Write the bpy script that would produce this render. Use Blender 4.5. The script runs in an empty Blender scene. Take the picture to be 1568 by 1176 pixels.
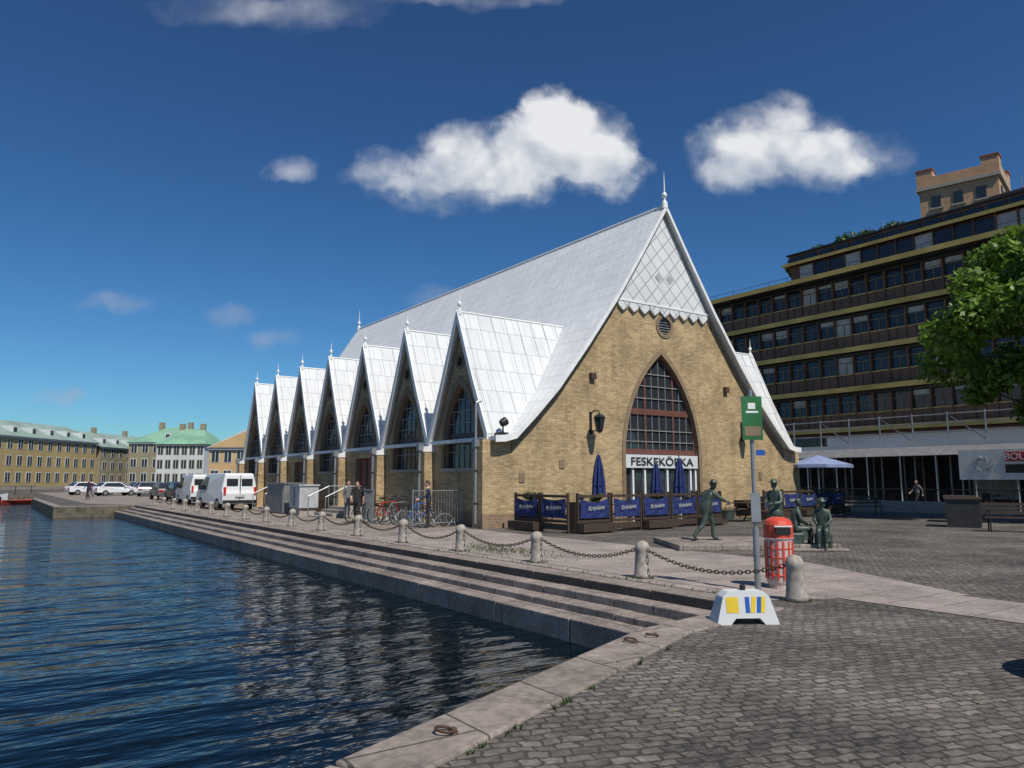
import bpy, bmesh, math, random
import numpy as np
from mathutils import Vector, Matrix
random.seed(7); np.random.seed(7)
sc=bpy.context.scene
sc.view_settings.view_transform='Standard'; sc.view_settings.look='None'; sc.view_settings.exposure=0
COL=sc.collection
# ------------------------------------------------------------------ materials
def nmat(name):
    m=bpy.data.materials.new(name); m.use_nodes=True
    nt=m.node_tree; b=nt.nodes['Principled BSDF']; return m,nt,b
def N(nt,t,**k):
    n=nt.nodes.new(t)
    for a,v in k.items(): setattr(n,a,v)
    return n
def L(nt,a,b): nt.links.new(a,b)
def math_(nt,op,a,b=None,c=None):
    n=N(nt,'ShaderNodeMath',operation=op)
    for i,x in enumerate((a,b,c)):
        if x is None: continue
        if isinstance(x,(int,float)): n.inputs[i].default_value=x
        else: L(nt,x,n.inputs[i])
    return n.outputs[0]
def mixc(nt,f,a,b,mode='MIX'):
    n=N(nt,'ShaderNodeMix',data_type='RGBA',blend_type=mode)
    for s,x in ((n.inputs[0],f),(n.inputs[6],a),(n.inputs[7],b)):
        if isinstance(x,(int,float)): s.default_value=x
        elif isinstance(x,tuple): s.default_value=(*x[:3],1)
        else: L(nt,x,s)
    return n.outputs[2]
def objco(nt):
    return N(nt,'ShaderNodeTexCoord').outputs['Object']
def noise(nt,vec,scale,detail=4,rough=.55):
    n=N(nt,'ShaderNodeTexNoise'); n.inputs['Scale'].default_value=scale
    n.inputs['Detail'].default_value=detail; n.inputs['Roughness'].default_value=rough
    if vec is not None: L(nt,vec,n.inputs['Vector'])
    return n.outputs['Fac']
def ramp(nt,f,p0,p1):
    n=N(nt,'ShaderNodeMapRange'); n.inputs[1].default_value=p0; n.inputs[2].default_value=p1
    n.clamp=True
    L(nt,f,n.inputs[0]); return n.outputs[0]
def bump(nt,b,h,strength=.4,dist=.02):
    n=N(nt,'ShaderNodeBump'); n.inputs['Strength'].default_value=strength; n.inputs['Distance'].default_value=dist
    L(nt,h,n.inputs['Height']); L(nt,n.outputs[0],b.inputs['Normal'])
def plain(name,c,rough=.6,metal=0,var=.18,scale=3.,bs=0):
    m,nt,b=nmat(name); co=objco(nt)
    f=noise(nt,co,scale,3)
    c2=tuple(x*(1-var) for x in c); c3=tuple(min(1,x*(1+var)) for x in c)
    L(nt,mixc(nt,ramp(nt,f,.3,.7),c2,c3),b.inputs['Base Color'])
    b.inputs['Roughness'].default_value=rough; b.inputs['Metallic'].default_value=metal
    if bs: bump(nt,b,noise(nt,co,scale*12,2),bs,.01)
    return m
def brickmat(name,c1,c2,mortar,bw,bh,ms=.01,coords='wall',var=.25,rough=.85,bs=.5,offset=.5,distort=0,rot=0,bd=.01,freq=2,bigscale=.5,streak=0):
    m,nt,b=nmat(name); co=objco(nt)
    s=N(nt,'ShaderNodeSeparateXYZ'); L(nt,co,s.inputs[0]); x,y,z=s.outputs
    c=N(nt,'ShaderNodeCombineXYZ')
    if coords=='wall': L(nt,math_(nt,'ADD',x,y),c.inputs[0]); L(nt,z,c.inputs[1])
    elif coords=='xz': L(nt,x,c.inputs[0]); L(nt,z,c.inputs[1])
    elif coords=='yz': L(nt,y,c.inputs[0]); L(nt,math_(nt,'MULTIPLY',z,1.25),c.inputs[1])
    elif coords=='xy': L(nt,x,c.inputs[0]); L(nt,y,c.inputs[1])
    elif coords=='yx': L(nt,y,c.inputs[0]); L(nt,x,c.inputs[1])
    v=c.outputs[0]
    if rot:
        r=N(nt,'ShaderNodeVectorRotate'); r.inputs['Angle'].default_value=rot; L(nt,v,r.inputs['Vector']); v=r.outputs[0]
    if distort:
        nn=N(nt,'ShaderNodeTexNoise'); nn.inputs['Scale'].default_value=3.2; nn.inputs['Detail'].default_value=3; nn.inputs['Roughness'].default_value=.7; L(nt,co,nn.inputs['Vector'])
        vm=N(nt,'ShaderNodeVectorMath',operation='SCALE'); L(nt,nn.outputs['Color'],vm.inputs[0]); vm.inputs['Scale'].default_value=distort
        va=N(nt,'ShaderNodeVectorMath',operation='ADD'); L(nt,v,va.inputs[0]); L(nt,vm.outputs[0],va.inputs[1]); v=va.outputs[0]
    t=N(nt,'ShaderNodeTexBrick',offset=offset,offset_frequency=freq)
    t.inputs['Scale'].default_value=1; t.inputs['Brick Width'].default_value=bw; t.inputs['Row Height'].default_value=bh
    t.inputs['Mortar Size'].default_value=ms; t.inputs['Mortar Smooth'].default_value=.2
    t.inputs['Color1'].default_value=(*c1,1); t.inputs['Color2'].default_value=(*c2,1); t.inputs['Mortar'].default_value=(*mortar,1)
    L(nt,v,t.inputs['Vector'])
    f=noise(nt,co,bigscale,5,.65)
    f2=noise(nt,co,14,2)
    k=math_(nt,'ADD',math_(nt,'MULTIPLY',ramp(nt,f,.3,.7),var),math_(nt,'MULTIPLY',ramp(nt,f2,.3,.7),var*.6))
    if streak:
        mp=N(nt,'ShaderNodeMapping'); mp.inputs['Scale'].default_value=(2.2,2.2,.18); L(nt,co,mp.inputs[0])
        k=math_(nt,'ADD',k,math_(nt,'MULTIPLY',ramp(nt,noise(nt,mp.outputs[0],1.5,3,.6),.5,.75),streak))
    k=math_(nt,'SUBTRACT',1.0+var*.5,k)
    g=N(nt,'ShaderNodeCombineXYZ')
    for i in range(3): L(nt,k,g.inputs[i])
    L(nt,mixc(nt,1.0,t.outputs['Color'],g.outputs[0],'MULTIPLY'),b.inputs['Base Color'])
    b.inputs['Roughness'].default_value=rough
    h=math_(nt,'ADD',math_(nt,'MULTIPLY',t.outputs['Fac'],-1.0),math_(nt,'MULTIPLY',f2,.5))
    bump(nt,b,h,bs,bd)
    return m
M={}
M['brick']=brickmat('yellow_brick',(.60,.435,.22),(.40,.275,.135),(.40,.32,.21),.26,.085,.010,var=.5,bigscale=.7,streak=.22)
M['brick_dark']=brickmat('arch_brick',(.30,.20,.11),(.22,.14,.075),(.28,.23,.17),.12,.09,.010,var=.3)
M['roof_y']=brickmat('roof_sheet_main',(.78,.79,.79),(.71,.72,.73),(.50,.52,.53),.42,.62,.012,coords='yz',var=.10,rough=.55,bs=.5,bd=.015,streak=.06)
M['roof_x']=brickmat('roof_sheet_gable',(.68,.69,.69),(.61,.62,.63),(.42,.44,.45),.5,.8,.013,coords='xz',var=.12,rough=.6,bs=.5,bd=.015,streak=.06)
M['diamond']=brickmat('roof_diamond',(.76,.76,.74),(.68,.69,.68),(.34,.35,.36),.5,.5,.022,coords='xz',var=.10,rough=.5,offset=0,rot=math.radians(45))
M['cobble']=brickmat('sett_paving',(.225,.195,.168),(.115,.102,.09),(.065,.057,.046),.15,.10,.011,coords='xy',var=.85,rough=.85,bs=.9,distort=.17,rot=.35,bd=.018,bigscale=.5)
M['granite']=brickmat('granite_slab',(.33,.275,.235),(.26,.215,.185),(.08,.07,.06),1.7,.9,.012,coords='yx',var=.65,rough=.75,bs=.35,bigscale=1.6)
M['walk']=brickmat('pale_paving',(.37,.31,.275),(.31,.265,.24),(.16,.13,.11),.9,.55,.01,coords='xy',var=.5,rough=.85,bs=.25,bigscale=.9)
M['asphalt']=plain('quay_gravel_asphalt',(.23,.195,.165),.9,var=.35,scale=.8,bs=.3)
M['stone']=plain('grey_granite',(.33,.29,.25),.8,var=.35,scale=9,bs=.4)
M['wetstone']=plain('quay_wall_stone',(.12,.10,.07),.6,var=.5,scale=2.5,bs=.5)
M['glass'],nt,b=nmat('window_glass'); b.inputs['Base Color'].default_value=(.028,.034,.042,1); b.inputs['Roughness'].default_value=.06
bump(nt,b,noise(nt,objco(nt),1.5,1),.35,.06)
M['frame']=plain('frame_brown_red',(.15,.06,.045),.5)
M['frame_gr']=plain('frame_grey_paint',(.26,.24,.22),.5)
M['frame_dk']=plain('frame_dark',(.03,.028,.026),.5)
M['door']=plain('door_red',(.20,.05,.035),.55,scale=6)
M['white']=plain('white_paint',(.78,.78,.76),.5,var=.08)
M['shade']=plain('weathered_light_grey_sheet',(.42,.43,.44),.5)
M['metal']=plain('grey_metal',(.30,.31,.32),.45,.5)
M['dark']=plain('black_iron',(.025,.025,.027),.5,.3)
M['rust']=plain('rusty_iron',(.085,.05,.035),.75,.3,scale=20)
M['bronze']=plain('bronze_patina',(.075,.10,.08),.5,.45,var=.45,scale=5,bs=.2)
M['wood']=plain('dark_wood',(.055,.035,.024),.7,scale=8)
M['blue']=plain('blue_fabric',(.012,.025,.12),.8,var=.35,scale=4)
M['paleblue']=plain('pale_blue_fabric',(.22,.27,.45),.8)
M['orange']=plain('red_orange_bin_paint',(.62,.075,.04),.4,var=.08)
M['rubber']=plain('pinkish_white_bin',(.55,.42,.38),.6,var=.2,scale=9)
M['green']=plain('sign_green',(.03,.15,.045),.4)
M['sgreen']=plain('copper_green_roof',(.19,.36,.25),.7,var=.2,scale=.4)
M['sgrey']=plain('pale_green_roof',(.24,.32,.28),.7,var=.2,scale=.4)
M['yellow']=plain('yellow_paint',(.75,.52,.03),.4)
M['sblue']=plain('blue_paint',(.02,.10,.42),.4)
M['yplaster']=plain('ochre_plaster',(.42,.32,.14),.9,var=.12,scale=.3)
M['beige']=plain('beige_plaster',(.28,.245,.16),.9,var=.12,scale=.3)
M['wplaster']=plain('white_plaster',(.58,.60,.60),.9,var=.1,scale=.3)
M['oplaster']=plain('orange_plaster',(.58,.39,.19),.9,var=.1,scale=.3)
M['rtile']=plain('red_tile',(.24,.07,.045),.8,scale=2)
M['tbrick']=brickmat('tower_brick',(.56,.33,.18),(.48,.27,.145),(.4,.32,.22),.5,.25,.02,var=.3)
M['ledge']=plain('office_ledge_yellow',(.62,.42,.12),.8,var=.2,scale=.5)
M['panel']=plain('office_brown_panel',(.165,.075,.038),.5,var=.3,scale=.4)
M['olight']=plain('office_window_frame',(.24,.17,.10),.6)
M['curtain']=plain('white_curtain',(.45,.45,.42),.8,var=.2)
M['carw']=plain('white_car_paint',(.72,.73,.74),.25,var=.03)
M['carg']=plain('grey_car_paint',(.16,.17,.18),.25,.3,var=.03)
M['carb']=plain('dark_car_paint',(.02,.025,.04),.25,var=.03)
M['cars']=plain('silver_car_paint',(.42,.44,.46),.25,.3,var=.03)
M['tyre']=plain('tyre',(.02,.02,.02),.9)
M['redl']=plain('tail_light_red',(.5,.02,.02),.3)
M['skin']=plain('skin',(.55,.33,.24),.6,var=.05)
M['hair']=plain('hair',(.05,.03,.02),.7)
M['cl_black']=plain('black_cloth',(.018,.018,.022),.9)
M['cl_navy']=plain('navy_cloth',(.02,.03,.06),.9)
M['cl_red']=plain('red_cloth',(.5,.03,.03),.9)
M['cl_grey']=plain('grey_cloth',(.15,.15,.16),.9)
M['hill']=plain('hill_grass',(.05,.07,.03),.95)
M['bark']=plain('bark',(.09,.065,.045),.95,scale=10,bs=.6)
def leafmat(name,c1,c2):
    m,nt,b=nmat(name)
    g=N(nt,'ShaderNodeNewGeometry'); co=objco(nt)
    f=math_(nt,'ADD',math_(nt,'MULTIPLY',g.outputs['Random Per Island'],.5),math_(nt,'MULTIPLY',noise(nt,co,.8,1),.5))
    c=mixc(nt,ramp(nt,f,.2,.8),c1,c2); L(nt,c,b.inputs['Base Color']); b.inputs['Roughness'].default_value=.5
    t=N(nt,'ShaderNodeBsdfTranslucent'); L(nt,c,t.inputs[0]); mx=N(nt,'ShaderNodeMixShader'); mx.inputs[0].default_value=.35
    L(nt,b.outputs[0],mx.inputs[1]); L(nt,t.outputs[0],mx.inputs[2]); L(nt,mx.outputs[0],nt.nodes['Material Output'].inputs[0])
    return m
M['leaf']=leafmat('leaf_green',(.06,.13,.012),(.19,.32,.03))
M['leaf2']=leafmat('leaf_dark_green',(.035,.075,.015),(.09,.15,.03))
# water
m,nt,b=nmat('canal_water'); M['water']=m
co=objco(nt); mp=N(nt,'ShaderNodeMapping'); mp.inputs['Rotation'].default_value=(0,0,math.radians(35)); mp.inputs['Scale'].default_value=(.5,1.5,1); L(nt,co,mp.inputs[0])
h=math_(nt,'ADD',math_(nt,'MULTIPLY',noise(nt,mp.outputs[0],.5,2),.9),math_(nt,'MULTIPLY',noise(nt,mp.outputs[0],2.2,3,.5),.34))
bump(nt,b,h,1.0,.14)
b.inputs['Base Color'].default_value=(.002,.006,.010,1); b.inputs['Roughness'].default_value=.02; b.inputs['IOR'].default_value=1.33; b.inputs['Specular IOR Level'].default_value=.24

# ------------------------------------------------------------------ mesh builder
def fill_poly(loops):
    bm=bmesh.new()
    for lp in loops:
        vs=[bm.verts.new((p[0],p[1],0)) for p in lp]
        for i in range(len(vs)): bm.edges.new((vs[i],vs[(i+1)%len(vs)]))
    bmesh.ops.triangle_fill(bm,use_beauty=True,use_dissolve=False,edges=bm.edges[:])
    bm.verts.index_update()
    vs=[(v.co.x,v.co.y) for v in bm.verts]; fs=[]
    for f in bm.faces:
        a,b_,c=[v.index for v in f.verts]
        (x0,y0),(x1,y1),(x2,y2)=vs[a],vs[b_],vs[c]
        fs.append((a,b_,c) if (x1-x0)*(y2-y0)-(x2-x0)*(y1-y0)>0 else (a,c,b_))
    bm.free(); return vs,fs
class MB:
    def __init__(s): s.v=[]; s.f=[]; s.m=[]; s.mats=[]
    def mi(s,m):
        if m not in s.mats: s.mats.append(m)
        return s.mats.index(m)
    def add(s,vs,fs,m):
        o=len(s.v); s.v+= [tuple(v) for v in vs]; k=s.mi(m)
        for f in fs: s.f.append(tuple(i+o for i in f)); s.m.append(k)
    def box(s,x0,x1,y0,y1,z0,z1,m,T=None):
        vs=[Vector(p) for p in ((x0,y0,z0),(x1,y0,z0),(x1,y1,z0),(x0,y1,z0),(x0,y0,z1),(x1,y0,z1),(x1,y1,z1),(x0,y1,z1))]
        if T is not None: vs=[T@v for v in vs]
        s.add(vs,[(0,3,2,1),(4,5,6,7),(0,1,5,4),(1,2,6,5),(2,3,7,6),(3,0,4,7)],m)
    def tube(s,p0,p1,r0,m,r1=None,n=8,caps=True):
        p0=Vector(p0);p1=Vector(p1); r1=r0 if r1 is None else r1
        d=(p1-p0)
        if d.length<1e-6: return
        d.normalize(); a=Vector((0,0,1)) if abs(d.z)<.9 else Vector((1,0,0))
        u=d.cross(a).normalized(); w=d.cross(u)
        vs=[]
        for p,r in((p0,r0),(p1,r1)):
            for i in range(n):
                t=2*math.pi*i/n; vs.append(p+u*math.cos(t)*r+w*math.sin(t)*r)
        fs=[(i,(i+1)%n,n+(i+1)%n,n+i) for i in range(n)]
        if caps: fs+=[tuple(range(n-1,-1,-1)),tuple(range(n,2*n))]
        s.add(vs,fs,m)
    def path(s,pts,r,m,n=6):
        for a,b in zip(pts[:-1],pts[1:]): s.tube(a,b,r,m,n=n)
    def lathe(s,prof,m,c=(0,0,0),n=16,T=None):
        vs=[]
        for r,z in prof:
            for i in range(n):
                t=2*math.pi*i/n; v=Vector((c[0]+r*math.cos(t),c[1]+r*math.sin(t),c[2]+z)); vs.append(T@v if T is not None else v)
        fs=[]
        for j in range(len(prof)-1):
            for i in range(n): fs.append((j*n+i,j*n+(i+1)%n,(j+1)*n+(i+1)%n,(j+1)*n+i))
        fs.append(tuple(range((len(prof)-1)*n,len(prof)*n))); fs.append(tuple(range(n-1,-1,-1)))
        s.add(vs,fs,m)
    def ell(s,c,r,m,n=12,k=8,T=None):
        prof=[(math.sin(math.pi*j/k),-math.cos(math.pi*j/k)) for j in range(1,k)]
        vs=[];
        for a,z in prof:
            for i in range(n):
                t=2*math.pi*i/n; v=Vector((c[0]+r[0]*a*math.cos(t),c[1]+r[1]*a*math.sin(t),c[2]+r[2]*z)); vs.append(T@v if T is not None else v)
        fs=[]
        for j in range(len(prof)-1):
            for i in range(n): fs.append((j*n+i,j*n+(i+1)%n,(j+1)*n+(i+1)%n,(j+1)*n+i))
        top=Vector((c[0],c[1],c[2]+r[2])); bot=Vector((c[0],c[1],c[2]-r[2]))
        if T is not None: top=T@top; bot=T@bot
        vs+=[top,bot]; o=(len(prof)-1)*n
        for i in range(n): fs.append((o+i,o+(i+1)%n,len(vs)-2)); fs.append(((i+1)%n,i,len(vs)-1))
        s.add(vs,fs,m)
    def torus(s,c,R,r,m,ax='x',n=20,k=6,T=None,sx=1.0):
        vs=[];fs=[]
        for i in range(n):
            t=2*math.pi*i/n
            for j in range(k):
                q=2*math.pi*j/k; a=(R+r*math.cos(q))*math.cos(t)*sx; b=(R+r*math.cos(q))*math.sin(t); d=r*math.sin(q)
                p={'x':(d,a,b),'y':(a,d,b),'z':(a,b,d)}[ax]; v=Vector((c[0]+p[0],c[1]+p[1],c[2]+p[2])); vs.append(T@v if T is not None else v)
        for i in range(n):
            for j in range(k): fs.append((i*k+j,((i+1)%n)*k+j,((i+1)%n)*k+(j+1)%k,i*k+(j+1)%k))
        s.add(vs,fs,m)
    def prism(s,poly,f0,f1,m,mcap=None):
        n=len(poly); vs=[f0(*p) for p in poly]+[f1(*p) for p in poly]
        s.add(vs,[(i,(i+1)%n,n+(i+1)%n,n+i) for i in range(n)],m)
        tv,tf=fill_poly([poly]); k=mcap or m
        s.add([f0(*p) for p in tv],[t[::-1] for t in tf],k); s.add([f1(*p) for p in tv],tf,k)
    def wall(s,loops,xf,depth,m,mr=None):
        tv,tf=fill_poly(loops); s.add([xf(a,b,0) for a,b in tv],tf,m)
        for lp in loops[1:]:
            n=len(lp); s.add([xf(a,b,0) for a,b in lp]+[xf(a,b,depth) for a,b in lp],[(i,(i+1)%n,n+(i+1)%n,n+i) for i in range(n)],mr or m)
    def obj(s,name,parent=None,smooth=False,bevel=0,loc=None,rotz=0,fixn=True):
        me=bpy.data.meshes.new(name); me.from_pydata(s.v,[],s.f)
        for k in s.mats: me.materials.append(M[k])
        me.polygons.foreach_set('material_index',s.m)
        if fixn:
            bm=bmesh.new(); bm.from_mesh(me); bmesh.ops.recalc_face_normals(bm,faces=bm.faces[:]); bm.to_mesh(me); bm.free()
        if smooth: me.polygons.foreach_set('use_smooth',[True]*len(me.polygons))
        me.update(); o=bpy.data.objects.new(name,me); COL.objects.link(o)
        if parent: o.parent=parent
        if loc: o.location=loc
        o.rotation_euler[2]=rotz
        if bevel:
            b=o.modifiers.new('bevel','BEVEL'); b.width=bevel; b.segments=2; b.limit_method='ANGLE'
        return o
def empty(name,loc=(0,0,0),rotz=0):
    e=bpy.data.objects.new(name,None); COL.objects.link(e); e.location=loc; e.rotation_euler[2]=rotz; e.empty_display_size=.2; return e
def textobj(name,body,size,mat,parent,loc,rot,shear=0,ext=.008,ax='CENTER',off=0):
    c=bpy.data.curves.new(name,'FONT'); c.body=body; c.size=size; c.extrude=ext; c.align_x=ax; c.align_y='CENTER'; c.shear=shear; c.offset=off
    c.materials.append(M[mat]); o=bpy.data.objects.new(name,c); COL.objects.link(o); o.parent=parent; o.location=loc; o.rotation_euler=rot; return o
def arch(cx,z0,zs,za,w,n=10):
    H=za-zs; R=(w*w+H*H)/(2*w); amax=math.asin(min(1,H/R))
    r=[(cx+w-R+R*math.cos(amax*i/n),zs+R*math.sin(amax*i/n)) for i in range(n+1)]
    l=[(2*cx-x,z) for x,z in r[:-1]][::-1]
    return [(cx-w,z0),(cx+w,z0)]+r+l
def archw(z,zs,za,w):
    if z<=zs: return w
    H=za-zs; R=(w*w+H*H)/(2*w); return max(0,w-R+math.sqrt(max(0,R*R-(z-zs)**2)))
def archz(x,zs,za,w):
    H=za-zs; R=(w*w+H*H)/(2*w); return zs+math.sqrt(max(0,R*R-(abs(x)+R-w)**2))

# ------------------------------------------------------------------ ground, water, quay
WZ=-.65
hole=[(-60,102),(5,102),(3.6,80),(3.6,54),(8.15,54),(8.15,6.35),(7.34,6.3),(5.95,6.05),(1.73,4.23),(-60,-22.4)]
B=2500
mb=MB(); tv,tf=fill_poly([[(-B,-B),(B,-B),(B,B),(-B,B)],hole]); mb.add([(a,b,0) for a,b in tv],tf,'cobble'); mb.obj('ground',fixn=False)
mb=MB(); mb.add([(-62,-26,WZ),(12,-26,WZ),(12,106,WZ),(-62,106,WZ)],[(0,1,2,3)],'water'); mb.obj('canal_water',fixn=False)
mb=MB()
n=len(hole); 
for i in range(n):
    a=hole[i]; c=hole[(i+1)%n]
    mb.add([(a[0],a[1],0),(c[0],c[1],0),(c[0],c[1],-2.5),(a[0],a[1],-2.5)],[(0,1,2,3)],'wetstone')
mb.obj('quay_wall',fixn=False)
mb=MB()
mb.add([(x,y,.004) for x,y in ((8.7,6.6),(11.5,5.2),(13.4,9),(13.4,22),(14.1,22),(14.1,53),(8.7,53))],[tuple(range(7))],'walk')
mb.obj('quay_walkway',fixn=False)
mb=MB()
mb.add([(x,y,.008) for x,y in ((9.7,-30),(11.3,-30),(11.3,6.6),(9.7,6.6))],[(0,1,2,3)],'walk'); mb.obj('paved_path',fixn=False)
mb=MB()
mb.add([(x,y,.008) for x,y in ((9.6,20),(14.05,22.5),(14.05,120),(6,120),(6,60),(9.6,53))],[(0,1,2,3,4,5)],'asphalt'); mb.obj('quay_road',fixn=False)
mb=MB()
def copingrun(a,c,w,h0,h1,L0,mat='granite'):
    a=Vector((a[0],a[1],0)); c=Vector((c[0],c[1],0)); d=(c-a); ln=d.length; d.normalize(); nn=Vector((d.y,-d.x,0)); t=0
    while t<ln-.05:
        e=min(ln,t+L0*random.uniform(.85,1.15)); 
        if ln-e<.4: e=ln
        g=.006; p=a+d*(t+g); q=a+d*(e-g); o=random.uniform(-.004,.004)
        vs=[p-nn*.02,q-nn*.02,q+nn*w,p+nn*w]
        mb.add([(v.x,v.y,h0) for v in vs]+[(v.x,v.y,h1+o) for v in vs],[(0,3,2,1),(4,5,6,7),(0,1,5,4),(1,2,6,5),(2,3,7,6),(3,0,4,7)],mat); t=e
copingrun((-28,-8.6),(1.73,4.23),.52,-.3,.022,1.6)
copingrun((1.75,4.25),(5.94,6.05),.50,-.3,.022,1.5)
copingrun((5.96,6.055),(8.3,6.45),.45,-.3,.022,1.2)
mb.obj('quay_coping',bevel=.018)
mb=MB()
def stepcol(x0,x1,z1,L0,zb=-1.2,mat='granite'):
    y=6.45
    while y<53.9:
        e=min(54,y+L0*random.uniform(.8,1.2)); mb.box(x0+.003,x1-.003,y+.006,e-.006,zb,z1+random.uniform(-.005,.005),mat); y=e
stepcol(8.1,8.6,.012,1.7); stepcol(7.72,8.1,-.12,1.7); stepcol(7.34,7.72,-.24,1.7); stepcol(6.92,7.34,-.33,2.2,-2.4)
mb.obj('quay_steps',bevel=.015)
mb=MB()
copingrun((3.6,80),(3.6,54),-.5,-.3,.02,2); copingrun((3.6,54),(8.1,54),-.5,-.3,.02,2)
mb.obj('landing_coping',bevel=.015)
for (x,y) in ((2.55,4.3),(5.35,5.55),(5.75,5.68)):
    mb=MB(); T=Matrix.Translation((0,0,.012))@Matrix.Rotation(.18,4,'X')
    mb.torus((0,.06,.004),.06,.010,'rust','z',20,6,T); mb.box(-.035,.035,-.02,.02,-.01,.02,'rust'); mb.ell((0,0,.018),(.022,.022,.02),'rust')
    mb.obj('mooring_ring',smooth=True,loc=(x,y,.02),rotz=random.uniform(0,2))
by=[6.3+2.9*i for i in range(17)]; bx=9.05
for y in by:
    mb=MB(); mb.lathe([(.15,0),(.15,.05),(.135,.08),(.115,.45),(.125,.47),(.118,.52),(.085,.58),(.03,.605)],'stone',n=16)
    o=mb.obj('stone_bollard',smooth=True,loc=(bx,y,.0),rotz=random.random()); o.rotation_euler[0]=random.uniform(-.03,.03); o.rotation_euler[1]=random.uniform(-.03,.03)
mb=MB()
for a,c in zip(by[:-1],by[1:]):
    k=38; pts=[]; sg=random.uniform(.19,.26)
    for i in range(k+1):
        t=i/k; pts.append(Vector((bx,a+.11+(c-a-.22)*t,.47-sg*4*t*(1-t))))
    for i in range(k):
        p=(pts[i]+pts[i+1])/2; d=pts[i+1]-pts[i]; T=Matrix.Translation(p)@Matrix.Rotation(math.atan2(d.z,d.y),4,'X')@Matrix.Rotation(math.pi/2*(i%2),4,'Y')
        mb.torus((0,0,0),.026,.0075,'rust','z',10,4,T@Matrix.Scale(1.85,4,(0,1,0)))
mb.obj('bollard_chain',smooth=True)

# ------------------------------------------------------------------ fish church
XW=14.2; XC=22.66; XR=2*XC-XW; YF=21.5; SP=4.27; NB=7; YB=YF+NB*SP+1.3
prof=[(0,13.06),(1.45,10.87),(2.9,8.76),(4.35,6.86),(5.79,5.10),(6.8,4.08),(7.7,3.24),(8.2,3.12),(8.58,3.1)]
church=empty('market_hall_church',(0,0,0))
H=XC-XW
mb=MB()
top=[(XC+o,z-.12) for o,z in prof if o<H]; top_r=[(XR,3.0)]+top[::-1]; top_l=[(2*XC-x,z) for x,z in top[1:]]+[(XW,3.0)]
outer=[(XW,0),(XR,0)]+top_r+top_l
P_W,P_ZS,P_ZA=2.1,2.5,6.75
portal=arch(XC-.2,.02,P_ZS,P_ZA,P_W); PCX=XC-.2
circ=lambda cx,cz,r,n=20:[(cx+r*math.cos(2*math.pi*i/n),cz+r*math.sin(2*math.pi*i/n)) for i in range(n)]
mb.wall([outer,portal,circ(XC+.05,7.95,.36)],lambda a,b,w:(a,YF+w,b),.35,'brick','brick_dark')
mb.wall([outer],lambda a,b,w:(a,YB-w,b),.3,'brick')
cents=[YF+2.22+SP*i for i in range(NB)]
W_W,W_ZS,W_ZA=1.12,3.1,5.15
for side in (0,1):
    zig=[(YF,0),(YB,0),(YB,3.05)]
    for c in cents[::-1]: zig+=[(c+2.12,3.05),(c,7.62),(c-2.05,3.05)]
    zig[-1]=(YF,3.05)
    holes=[]
    for i,c in enumerate(cents):
        wb=2.95 if i in(2,4) else 2.05
        holes.append(arch(c,wb,W_ZS,W_ZA,W_W)); holes.append(circ(c,6.0,.2,12))
        if i in (2,4): holes.append([(c-.85,.45),(c+.85,.45),(c+.85,2.62),(c-.85,2.62)])
    if side==0: xf=lambda a,b,w:(XW+w,a,b)
    else: xf=lambda a,b,w:(XR-w,a,b)
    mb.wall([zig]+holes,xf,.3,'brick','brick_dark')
mb.obj('walls',church,fixn=False)
mb=MB()
def ring(inner,outer_,xf,t):
    n=len(inner); vs=[xf(*p,-t) for p in inner]+[xf(*p,-t) for p in outer_]+[xf(*p,.02) for p in outer_]+[xf(*p,.02) for p in inner]
    fs=[]
    for i in range(n-1): fs+=[(i,i+1,n+i+1,n+i),(n+i,n+i+1,2*n+i+1,2*n+i),(i,i+1,3*n+i+1,3*n+i)]
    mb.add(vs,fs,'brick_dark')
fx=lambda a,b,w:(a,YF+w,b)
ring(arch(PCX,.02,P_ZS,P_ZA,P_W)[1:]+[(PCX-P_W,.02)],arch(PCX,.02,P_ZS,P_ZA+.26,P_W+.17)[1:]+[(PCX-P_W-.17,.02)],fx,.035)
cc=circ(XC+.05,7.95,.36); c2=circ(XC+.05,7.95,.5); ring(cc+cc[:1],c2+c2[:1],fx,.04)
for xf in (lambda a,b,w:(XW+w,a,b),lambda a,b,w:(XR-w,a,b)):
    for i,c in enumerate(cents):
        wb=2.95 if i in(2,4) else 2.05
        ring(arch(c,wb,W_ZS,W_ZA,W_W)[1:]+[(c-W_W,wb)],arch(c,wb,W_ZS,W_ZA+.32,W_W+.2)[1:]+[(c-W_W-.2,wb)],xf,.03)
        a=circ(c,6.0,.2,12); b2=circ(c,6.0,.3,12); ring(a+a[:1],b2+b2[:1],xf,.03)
mb.obj('brick_arches',church)
mb=MB()
for xa in (XW,XR):
    for i in range(0,NB):
        y=cents[i]+SP/2
        x0,x1=(XW-.42,XW-.002) if xa<XC else (XR+.002,XR+.42)
        mb.box(x0,x1,y-.24,y+.24,0,2.7,'brick')
        xin=x1 if xa<XC else x0; xout=x0 if xa<XC else x1
        mb.add([(xout,y-.26,2.702),(xin,y-.26,3.1),(xin,y+.26,3.1),(xout,y+.26,2.702),(xin,y-.26,2.702),(xin,y+.26,2.702)],[(0,1,2,3),(0,4,1),(3,2,5),(0,3,5,4)],'white')
mb.box(XW-.42,XW-.003,YF-.003,YF+.62,0,3.0,'brick')
mb.box(XR+.003,XR+.42,YF-.003,YF+.62,0,3.0,'brick')
for x0,x1 in ((XW-.46,PCX-P_W-.3),(PCX+P_W+.3,XR+.46)): mb.box(x0,x1,YF-.07,YF-.005,0,.48,'brick_dark')
ys=[YF+.65]+sum([[cents[i]-.9,cents[i]+.9] for i in (2,4)],[])+[YB]
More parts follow.
